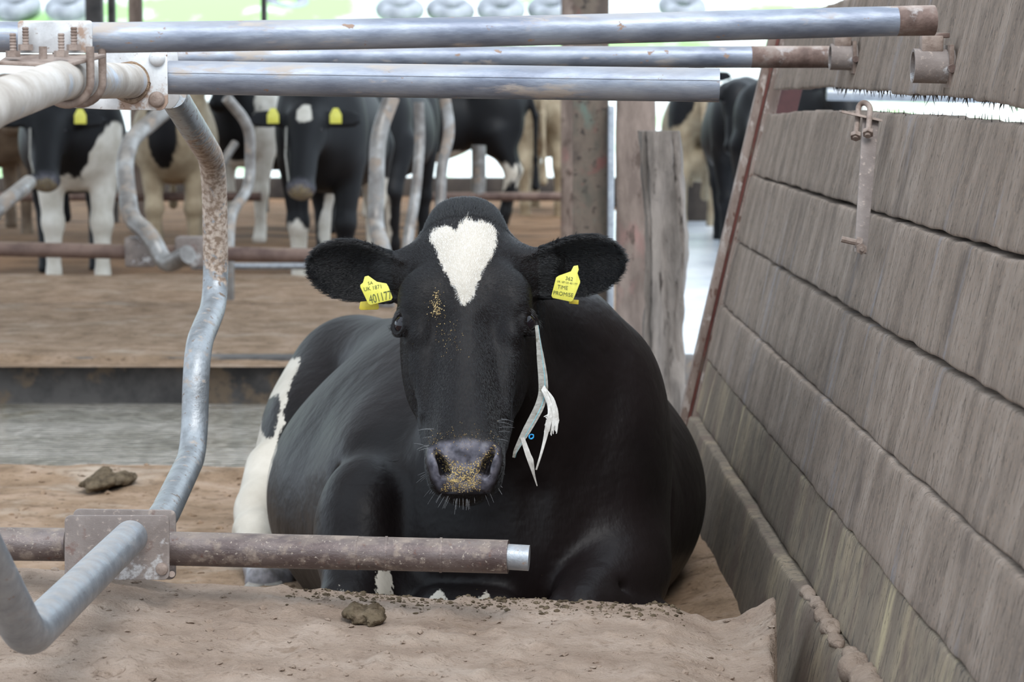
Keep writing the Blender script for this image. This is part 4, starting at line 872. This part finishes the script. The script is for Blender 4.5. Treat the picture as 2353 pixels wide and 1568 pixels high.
rB, pB, *_ = strands(Vb, Qb, 200, lambda c_, u, v, t: vis(c_, u, v, t)*(whtq < -.004), whl, True); rB, pB = rB[:0], pB[:0]
rt = np.concatenate([rA, rB]); pts = np.concatenate([pA, pB]); iw = np.concatenate([iwA, np.zeros(len(rB), bool)])
def furmat(name, col, ro):
    m, nt, B, N, L = newmat(name); B.inputs['Base Color'].default_value = col; B.inputs['Roughness'].default_value = ro; B.inputs['Specular IOR Level'].default_value = .32; return m
_b = np.concatenate([np.zeros(len(rA), bool), np.ones(len(rB), bool)])
m1 = furmat('fur_black', S(14, 14, 17), .30); m1.node_tree.nodes['Principled BSDF'].inputs['Specular IOR Level'].default_value = .6
for nm, msk, mm in (('head_fur', ~iw & ~_b, m1), ('white_fur', iw, furmat('fur_white', S(232, 228, 222), .6))):
    pp = (pts[msk]-np.array([0., 5.3, 0.])).astype(np.float32); k = len(pp); hc = bpy.data.hair_curves.new('fur'); hc.add_curves([3]*k)
    hc.attributes['position'].data.foreach_set('vector', pp.reshape(-1)) if 'position' in hc.attributes else None
    ra = hc.attributes.get('radius') or hc.attributes.new('radius', 'FLOAT', 'POINT'); ra.data.foreach_set('value', np.tile(np.array([.00017, .00014, .00004], np.float32), k))
    hc.materials.append(mm); ho = bpy.data.objects.new(nm, hc); COL.objects.link(ho); ho.parent = COW; ho['kind'] = 'stuff'

# ------------------------------------------------------------------ posts and far stalls
def standing(name, label, base, heading, hd, whites, m, blacks=(), tagc=None, hscale=1., nose=True, udder=False, halter=False, tail=True, headturn=0., sc=1.0, legs=None):
    """base: ground point under the chest centre; heading: unit direction the cow faces; hd: muzzle point local (forward, side, up)"""
    f = Vector((heading[0], heading[1], 0)).normalized(); sd_ = Vector((f.y, -f.x, 0)); b = Vector(base)
    def C(x, y, z): return b+(f*x+sd_*y)*sc+Vector((0, 0, z*sc))
    rot = Matrix((f, sd_, Vector((0, 0, 1)))).transposed()
    fl = Field(); e = lambda c, r, k=.08: fl.ell(C(*c), [q*sc for q in r], k, rot)
    e((-.75, 0, .98), (.80, .33, .36)); e((-.05, 0, .98), (.32, .25, .38)); e((-.15, 0, 1.22), (.35, .12, .16)); e((-1.5, 0, 1.12), (.30, .27, .26)); e((-1.0, 0, 1.26), (.7, .12, .12)); e((-.75, 0, .86), (.55, .34, .30))
    for s in (-1, 1):
        e((-.05, s*.16, 1.0), (.2, .12, .34)); e((-1.5, s*.17, .95), (.25, .12, .32))
    L = legs or {}
    for s, dx in ((-1, L.get('fl', 0.)), (1, L.get('fr', 0.))):
        fl.chain([C(-.05, s*.17, .80), C(.0+dx*.5, s*.15, .42), C(.0+dx, s*.15, .10), C(.03+dx, s*.15, .02)], [.105*sc, .062*sc, .042*sc, .06*sc], .04)
        fl.ell(C(.01+dx*.5, s*.15, .40), (.068, .068, .075), .03)
    for s, dx in ((-1, L.get('bl', 0.)), (1, L.get('br', 0.))):
        fl.chain([C(-1.5, s*.18, .85), C(-1.66+dx*.5, s*.18, .50), C(-1.58+dx, s*.17, .12), C(-1.55+dx, s*.17, .02)], [.15*sc, .068*sc, .045*sc, .06*sc], .05)
    if udder:
        fl.ell(C(-1.45, 0, .62), (.22, .17, .16), .05, rot)
        for a_, s in ((-1.55, -.08), (-1.55, .08), (-1.38, -.08), (-1.38, .08)): fl.cap(C(a_, s, .5), C(a_, s, .42), .02, .014, .02)
    if tail: fl.chain([C(-1.78, 0, 1.25), C(-1.86, .02, 1.0), C(-1.86, .03, .6), C(-1.86, .03, .35)], [.035, .028, .02, .04], .03)
    # head
    mz = C(*hd[0]); pl = C(*hd[1]); ax = (mz-pl); Lh = ax.length; ax.normalize(); side = sd_; fv = ax.cross(side).normalized()
    if fv.z < 0: fv = -fv
    hr = Matrix((side, fv, ax)).transposed()
    nb = C(.05, 0, 1.12); fl.cap(nb, pl+ax*.1*sc-fv*.06, .21*sc, .115*sc, .08); fl.cap(C(.1, 0, .95), pl+ax*.2-fv*.1, .16*sc, .09*sc, .08)
    fl.ell(pl+ax*.15*sc-fv*.06, (.128*sc, .11*sc, .18*sc), .05, hr); fl.cap(pl+ax*.18*sc-fv*.04, mz-ax*.05-fv*.02, .100*sc, .078*sc, .04); fl.ell(mz-ax*.03, (.090*sc, .075*sc, .065*sc), .03, hr)
    for s in (-1, 1):
        r0 = pl+side*s*.10*sc+ax*.07; fl.ell(r0+side*s*.13*sc-fv*.03+ax*.01, (.125*sc, .022, .065*sc), .03, hr)
    lo = np.min([np.minimum(a, c) for _, a, c, _, _ in fl.p], 0)-.06; hi = np.max([np.maximum(a, c) for _, a, c, _, _ in fl.p], 0)+.06
    F, l0 = fl.grid(lo, hi, .021); V_, Q_ = surfnet(F, l0, .021)
    x, y, z = V_[:, 0]-b.x, V_[:, 1]-b.y, V_[:, 2]-b.z; lx = (x*f.x+y*f.y)/sc; ly = (x*sd_.x+y*sd_.y)/sc; lz = z/sc
    wv = np.full(len(V_), -.1)
    def sde(c, r):
        k0 = np.sqrt(((lx-c[0])/r[0])**2+((ly-c[1])/r[1])**2+((lz-c[2])/r[2])**2)+1e-6; return -(k0-1)*min(r)
    for c, r in whites: wv = np.maximum(wv, sde(c, r))
    for c, r in blacks: wv = np.minimum(wv, -sde(c, r))
    rt = empty(name, base, label, 'cow'); me = npmesh('body', V_, Q_); setattr_(me, 'wht', wv)
    dn = np.sqrt(((V_-np.array(mz))**2).sum(1)); setattr_(me, 'nose', np.clip((.10*sc-dn)/.02, 0, 1)*(.8 if nose else 0)); setattr_(me, 'crumb', np.clip((.09*sc-dn)/.03, 0, .6)*(1 if nose else 0))
    link('body', me, m, rt)
    for s in (-1, 1):
        MB().lathe(pl+side*s*.095*sc+ax*.17+fv*.0, (0, 0, 1), [(.022*math.sin(a), max(.022*math.cos(a), .001)) for a in np.linspace(-1.57, 1.57, 8)], 12).build('eye', M_eye, rt)
    if tagc:
        for s in tagc:
            c = pl+side*s*.19*sc+ax*.06+fv*.01+f*.03
            MB().prism([c+side*x_+Vector((0, 0, z_)) for x_, z_ in ((-.015, .03), (.015, .03), (.036, -.01), (.036, -.062), (-.036, -.062), (-.036, -.01))], f*.004).build('ear_tag', M_yellow, rt, bevel=.001)
    if halter:
        a0 = pl+side*.105*sc+ax*.15+f*.03; MB().tube([a0, pl+side*.10*sc+ax*.34+f*.04, mz+side*.07*sc-ax*.06+f*.03], .006, 8).build('halter_strap', M_strap, rt)
    return rt
def at(px, py, d): p = P(px, py, d); return p
def gp(px, d, z=-.16): p = P(px, 500, d); return (p.x, d, z)
# A: left cow, black head and neck, white legs and breast
standing('dairy_cow', 'black and white cow at the left with white forelegs, breast and yellow tag', gp(178, 15.75), (.20, -1), ((.52, .20, .66), (.32, .17, 1.14)),
         [((0, 0, .30), (.3, .4, .46)), ((.10, -.22, .70), (.26, .20, .34)), ((-1.2, 0, .9), (.5, .5, .35))], M_hidefar, tagc=(-1,), halter=True, legs={'fl': .04, 'fr': -.02})
# B: mostly white cow with black patch behind the clamp plate
standing('dairy_cow', 'whitish cow with one dark oval patch beside the bent divider', gp(400, 18.4), (.12, -1), ((.45, -.25, 1.5), (.1, -.15, 1.7)),
         [((-.6, 0, .8), (2.5, 1.5, 1.6))], M_hidepale, blacks=[((.22, .08, 1.0), (.26, .13, .28))], nose=False, sc=.94)
# C: centre, black with blaze, head low, two tags
standing('dairy_cow', 'black cow standing in the centre behind, two yellow ear tags and grey muzzle', gp(738, 15.7), (-.04, -1), ((.62, .05, .62), (.34, .05, 1.14)),
         [((.02, .16, .15), (.3, .14, .26)), ((.47, .05, 1.12), (.1, .07, .07)), ((-1.6, -.1, .3), (.3, .3, .4))], M_hidefar, tagc=(-1, 1), halter=True, legs={'fr': -.1, 'fl': -.02})
# D: behind C, rear view, white inner legs
standing('dairy_cow', 'black cow with white lower legs behind the two upright divider pipes', gp(930, 20.0), (.12, 1), ((.9, .1, 1.3), (.7, .1, 1.6)),
         [((-1.6, .0, .30), (.5, .17, .45)), ((-1.7, -.2, .15), (.3, .2, .34))], M_hidefar, nose=False)
# E: side-on black cow far back
standing('dairy_cow', 'black cow seen side-on in the distance with pale belly and legs', gp(770, 23.4), (-1, .06), ((.8, 0, .9), (.5, 0, 1.3)),
         [((-.9, 0, .46), (.9, .6, .24))], M_hidefar, nose=False)
standing('dairy_cow', 'pale cream cow in the distance left of the steel column', gp(1262, 26.6), (.06, 1), ((.8, -.1, 1.25), (.5, -.1, 1.5)),
         [((-.6, 0, .8), (3, 1.5, 1.6))], M_hidepale, nose=False)
# G: rear view with udder beyond the column
standing('dairy_cow', 'pale brownish cow seen from behind with hanging tail and udder, beyond the rotten post', gp(1600, 24.0)[:2]+(-.20,), (.05, 1), ((.8, 0, 1.2), (.6, 0, 1.5)),
         [((-1.2, 0, .6), (1.8, 1.0, .8))], M_hidepale, blacks=[((-1.5, -.22, 1.3), (.5, .2, .36))], nose=False, udder=True)
# H: black cow next to the channel post
standing('dairy_cow', 'glossy black cow standing next to the leaning channel post, small yellow tag', gp(1712, 20.2)[:2]+(-.20,), (-.06, -1), ((.50, .10, .80), (.30, .06, 1.34)),
         [((-9, 0, 0), (.1, .1, .1))], M_hidefar, tagc=(-1,), nose=False)
standing('dairy_cow', 'dark cow glimpsed through the gap between the upper planks', gp(1900, 17.4)[:2]+(-.20,), (.15, -1), ((.6, 0, 1.0), (.35, 0, 1.4)),
         [((.2, -.2, 1.1), (.3, .2, .3))], M_hidefar, nose=False)
standing('dairy_cow', 'dark brown and white cow standing far back between the bent pipe and centre cow', gp(560, 20.8), (-.3, -1), ((.5, 0, 1.1), (.3, 0, 1.5)),
         [((-.1, 0, .3), (.5, .5, .42)), ((-.1, -.2, .9), (.3, .12, .5))], M_hidefar, nose=False)
standing('dairy_cow', 'brownish cow at the left image edge, behind the black and white cow', gp(20, 21.5), (.3, -1), ((.5, 0, .9), (.3, 0, 1.3)),
         [((-.6, 0, .8), (3, 1.5, 1.6))], M_hidebrown, nose=False)
# steel column, wood post, rotten plank
def column(px0, px1, d, z0, z1, m, name, label, depth=.12, parent=None, cat='post'):
    a, b = P(px0, 500, d), P(px1, 500, d)
    return tag(MB().box(((a.x+b.x)/2, d+depth/2, (z0+z1)/2), (b.x-a.x, depth, z1-z0)).build(name, m, parent, bevel=.006), label, cat)
r_ = empty('steel_column', (P(1355, 500, 10.4).x, 10.4, -.2), 'tall flaking steel column with turquoise and rust paint behind the cow', 'post')
column(1316, 1398, 10.4, -.2, 4.3, M_post, 'flange', None, .02, r_); column(1350, 1364, 10.42, -.2, 4.3, M_post, 'web', None, .16, r_); column(1316, 1398, 10.58, -.2, 4.3, M_post, 'flange', None, .02, r_)
for o in r_.children: o.pop('category', None) if 'category' in o else None
column(1397, 1411, 10.3, -.2, 1.0, M_galv, 'metal_strip', 'narrow pale metal strip running up beside the steel column')
def roughpost(px0, px1, d, z0, z1, m, name, label, seed, amp=.02, dep=.12, lean=0):
    a, b = P(px0, 500, d).x, P(px1, 500, d).x; nz_ = 60; n = 28; v = []; 
    for i in range(nz_+1):
        z = z0+(z1-z0)*i/nz_
        for k in range(n):
            t = 2*math.pi*k/n; cx = math.copysign(abs(math.cos(t))**.35, math.cos(t)); cy = math.copysign(abs(math.sin(t))**.35, math.sin(t))
            q = float(fbm(np.array([cx*3+seed]), np.array([z*3.5]), np.array([cy*2.0]))[0])*amp
            v.append(((a+b)/2+lean*(z-z0)+cx*((b-a)/2+q), d+dep/2+cy*(dep/2+q), z))
    f = [(i*n+k, i*n+(k+1) % n, (i+1)*n+(k+1) % n, (i+1)*n+k) for i in range(nz_) for k in range(n)]+[tuple(reversed(range(n))), tuple(nz_*n+k for k in range(n))]
    return tag(MB().add(v, f).build(name, m), label, 'post')
roughpost(1418, 1508, 8.6, -.2, 1.06, M_woodpost, 'wooden_post', 'square brown wooden post with reddish stain behind the cow', 2, .012, .14)
roughpost(1512, 1588, 8.1, -.2, .93, M_rot, 'rotten_post', 'grey split rotten post with hollow core, right of the brown wooden post', 5, .05, .10, -.045)
# far posts against the daylight
for (x0, x1, d, m, lb, z1) in [(203, 241, 19.6, M_dark, 'wide dark steel post at the upper left against the daylight', 4.3), (254, 270, 24, M_dark, 'thin dark post just right of the wide dark post', 4.3), (301, 331, 21.8, M_woodpost, 'pale brown post above the zinc plate', 4.3),
                          (604, 616, 26, M_dark, 'very thin dark post left of centre at the top edge', 4.3), (1289, 1324, 18.6, M_woodpost, 'brown post directly left of the turquoise steel column', 4.3)]:
    column(x0, x1, d, -.2, z1, m, 'shed_post', lb)
# far rails
def frail(y, d, x0, x1, r, m, lb, y1=None):
    a, b = P(x0, y, d), P(x1, y if y1 is None else y1, d); return tag(MB().tube([a.lerp(b, i/10) for i in range(11)], r, 14).build('pipe_rail', m), lb, 'rail')
far1 = frail(568, 12.6, -200, 720, .037, M_rustfar, 'thick rusty rail low across the far bedding at the left', 588)
fr_ = frail(452, 21.0, 960, 1330, .036, M_rustfar, 'distant brown rail on a pale upright, seen above the lying cow head')
_p = P(1100, 452, 21.03); MB().tube([Vector((_p.x, _p.y, -.2)), Vector((_p.x, _p.y, .62))], .06, 12).build('upright', M_hidepale if False else M_farpipe, fr_)
frail(452, 19.4, -200, 600, .035, M_rustfar, 'distant brown rail at the left behind the standing cows')
frail(612, 14.6, 440, 720, .02, M_galv, 'thin pale pipe lying just above the far bedding')
for x in (325, 440):
    c = P(x, 578, 12.58); MB().box(c, (.15, .13, .15)).build('clamp_block', M_bracket, far1, bevel=.012)
def fdiv(pts, r, lb, m=M_farpipe):
    return tag(MB().tube(bend([P(*p) for p in pts], .12, 6), r, 16).build('divider_pipe', m), lb, 'stall divider', 'pipe dividers of the far stalls')
fdiv([(385, 250, 13.6), (300, 320, 13.2), (285, 380, 13.0), (300, 505, 12.6), (345, 540, 12.42), (380, 612, 12.36), (432, 585, 12.2)], .046, 'far bent divider pipe between left cow and whitish cow')
fdiv([(-60, 560, 11.8), (-10, 480, 12.0), (50, 435, 12.2), (66, 420, 13.5)], .040, 'far divider pipe elbow at the left image edge', M_farpipe)
fdiv([(520, 225, 13.5), (575, 290, 13.6), (575, 430, 13.6), (530, 490, 13.3), (525, 560, 13.0), (525, 690, 13.0)], .030, 'far divider pipe just left of the centre black cow', M_farpipe)
fdiv([(540, 330, 17.5), (520, 360, 17.4), (500, 400, 17.3), (500, 450, 17.3), (500, 640, 17.3)], .03, 'small far divider pipe between the big pipe and centre cow', M_farpipe)
fdiv([(900, 225, 13.1), (868, 310, 13.0), (862, 520, 12.9), (885, 590, 12.6), (888, 705, 12.6)], .042, 'far divider pipe right of the centre cow, left one of a close pair')
fdiv([(962, 235, 14.2), (966, 320, 14.2), (955, 450, 14.0), (935, 560, 13.8), (935, 668, 13.8)], .030, 'far divider pipe, right one of a close pair', M_farpipe)
fdiv([(1022, 225, 15.2), (1035, 300, 15.2), (1015, 380, 15.1), (1012, 440, 15.0), (1012, 640, 14.8)], .034, 'far divider pipe directly above the crown gap left of the lying cow head', M_farpipe)
# rail seen through the gap between planks
tag(MB().tube([P(1900, 216, 12), P(2400, 226, 12)], .03, 12).build('pipe_rail', M_galv), 'grey pipe seen through the gap under the top plank', 'rail')
# low yard wall at the right, pale outside
tag(MB().box((4.9, 24.9, .02), (7.2, .2, .48)).build('wall_yard', M_darkwall, bevel=.02), kind='structure')
# tyres on the clamp
tp = None; R0, r0 = .33, .11
def tyre():
    o = MB(); n1, n2 = 28, 12; v = []
    for i in range(n1):
        a = 2*math.pi*i/n1
        for k in range(n2):
            b = 2*math.pi*k/n2; v.append(((R0-.11+r0*math.cos(b)*1.1)*math.cos(a), (R0-.11+r0*math.cos(b)*1.1)*math.sin(a), r0*math.sin(b)))
    return o.add(v, [(i*n2+k, ((i+1) % n1)*n2+k, ((i+1) % n1)*n2+(k+1) % n2, i*n2+(k+1) % n2) for i in range(n1) for k in range(n2)]).build('tyre', M_tyre)
tyr = tyre(); first = True
spots = [(40, 14, 36.), (158, 16, 35.6), (500, 8, 37), (660, 12, 36.5), (919, 22, 35), (1035, 24, 35.2), (1151, 22, 35.1), (1267, 20, 35.3), (1568, 16, 35.4)]
tl_ = ['leftmost pale grey tyre at the top left corner', 'grey tyre lying left of the wide dark post outside', 'tyre on the green bank left of the very thin post', 'tyre on the green bank right of the very thin post', 'first of the four tyres in a row above the top rail centre', 'second tyre from the left of the four in a row', 'third tyre from the left of the four in a row', 'fourth tyre of the row, next to the turquoise column', 'lone tyre on the pale bank right of the turquoise column']
for k_, (x, y, d) in enumerate(spots):
    o = tyr if first else tyr.copy()
    if not first: COL.objects.link(o)
    first = False
    p = P(x, y, d); Yb = p.y; zb = -.2+min(max((Yb-31)/9, 0), 1)*4.2
    o.location = (p.x, Yb, p.z); o.rotation_euler = (math.radians(25)+random.uniform(-.1, .1), random.uniform(-.1, .1), 0)
    tag(o, tl_[k_], 'tyre', 'tyres on the outdoor clamp')
# clods on the sand
def clod(name, px, py, z, sx, sy, sz, label, m=M_dung, seed=0):
    c = G(px, py, z); fl = Field(); rr = random.Random(seed)
    for k in range(9): fl.ell(c+Vector((rr.uniform(-.6, .6)*sx, rr.uniform(-.6, .6)*sy, rr.uniform(-.1, .4)*sz)), (sx*rr.uniform(.3, .6), sy*rr.uniform(.3, .6), sz*rr.uniform(.4, .7)), .006)
    e = Vector((sx, sy, sz))*1.5; h = max(sx, sy)/30; F, lo = fl.grid(c-e, c+e, h); v, q = surfnet(F, lo, h)
    v = v+(fbm(v[:, 0]*3/sx, v[:, 1]*3/sx, v[:, 2]*3/sx, 4)*.5*sz)[:, None]; return tag(link(name, npmesh(name, v, q), m), label, 'dung')
clod('dung_clod', 838, 1412, .245, .036, .045, .016, 'round dung clod with greenish straw on the sand ledge before the cow', seed=1)
clod('dung_clod', 240, 1112, .02, .075, .09, .030, 'dark dung heap on the bed edge by the wet alley', seed=2)
clod('dung_clod', 330, 1358, .24, .02, .03, .012, 'small lump of soil below the lower clamp', M_sand, seed=3)
clod('dung_clod', 240, 1540, .24, .035, .05, .014, 'grey soil lump at the bottom edge, left of centre', M_sand, seed=4)

# loose crumbs of soil on the ledge and the bedding
def crumbs(name, n, place, smin_, smax_, m, seed):
    rr = np.random.RandomState(seed); o = MB()
    ico = [(0, 0, 1), (.9, 0, .3), (.3, .85, .3), (-.7, .5, .3), (-.7, -.5, .3), (.3, -.85, .3), (.7, .5, -.4), (-.3, .8, -.4), (-.9, 0, -.4), (-.3, -.8, -.4), (.7, -.5, -.4), (0, 0, -.9)]
    fc = [(0, 1, 2), (0, 2, 3), (0, 3, 4), (0, 4, 5), (0, 5, 1), (1, 6, 2), (2, 6, 7), (2, 7, 3), (3, 7, 8), (3, 8, 4), (4, 8, 9), (4, 9, 5), (5, 9, 10), (5, 10, 1), (1, 10, 6), (11, 7, 6), (11, 8, 7), (11, 9, 8), (11, 10, 9), (11, 6, 10)]
    X, Y = place(rr, n); Z = bedz(X, Y)
    for i in range(n):
        s = smin_+(smax_-smin_)*rr.rand()**4; q = rr.uniform(.6, 1.3, (12, 3))*s; q[:, 2] *= .6; a = rr.rand()*6.28; ca, sa = math.cos(a), math.sin(a)
        v = [(X[i]+(p[0]*ca-p[1]*sa)*k[0], Y[i]+(p[0]*sa+p[1]*ca)*k[1], Z[i]+s*.15+p[2]*k[2]) for p, k in zip(ico, q)]; o.add(v, fc)
    return o.build(name, m)
def onled(rr, n): return rr.uniform(-1.1, .42, n), rr.uniform(3.0, 4.05, n)
def crest(rr, n): return rr.uniform(-.36, .28, n), 4.04+rr.normal(0, .05, n)
def onbed(rr, n): return rr.uniform(-1.3, -.2, n), rr.uniform(4.9, 6.95, n)
for o_, nm in ((crumbs('soil_crumbs', 1700, onled, .0010, .008, M_sand, 1), 's'), (crumbs('soil_crumbs', 1300, crest, .0010, .006, M_dung, 2), 'd'), (crumbs('soil_crumbs', 500, onbed, .002, .014, M_sandbed, 3), 'b')):
    o_.parent = fs; tag(o_, kind='stuff')
fl = Field()
for k, y in enumerate(np.linspace(4.22, 3.5, 9)):
    z = CAMZ-.848; q = .6+.5*random.random(); fl.ell(Vector((xwall(z)+AX*y-.012+random.uniform(-.006, .006), y+random.uniform(-.02, .02), z)), ((.014+.002*k)*q, .05, (.008+.0022*k)*q), .012)
F, l0 = fl.grid((.35, 3.2, .1), (.62, 4.5, .34), .007); v_, q_ = surfnet(F, l0, .007); v_ = v_+(fbm(v_[:, 0]*60, v_[:, 1]*60, v_[:, 2]*60, 4)*.008)[:, None]*np.array([.4, .3, 1])
tag(link('sand_heap', npmesh('sand_heap', v_, q_), M_sand, wall), kind='stuff')
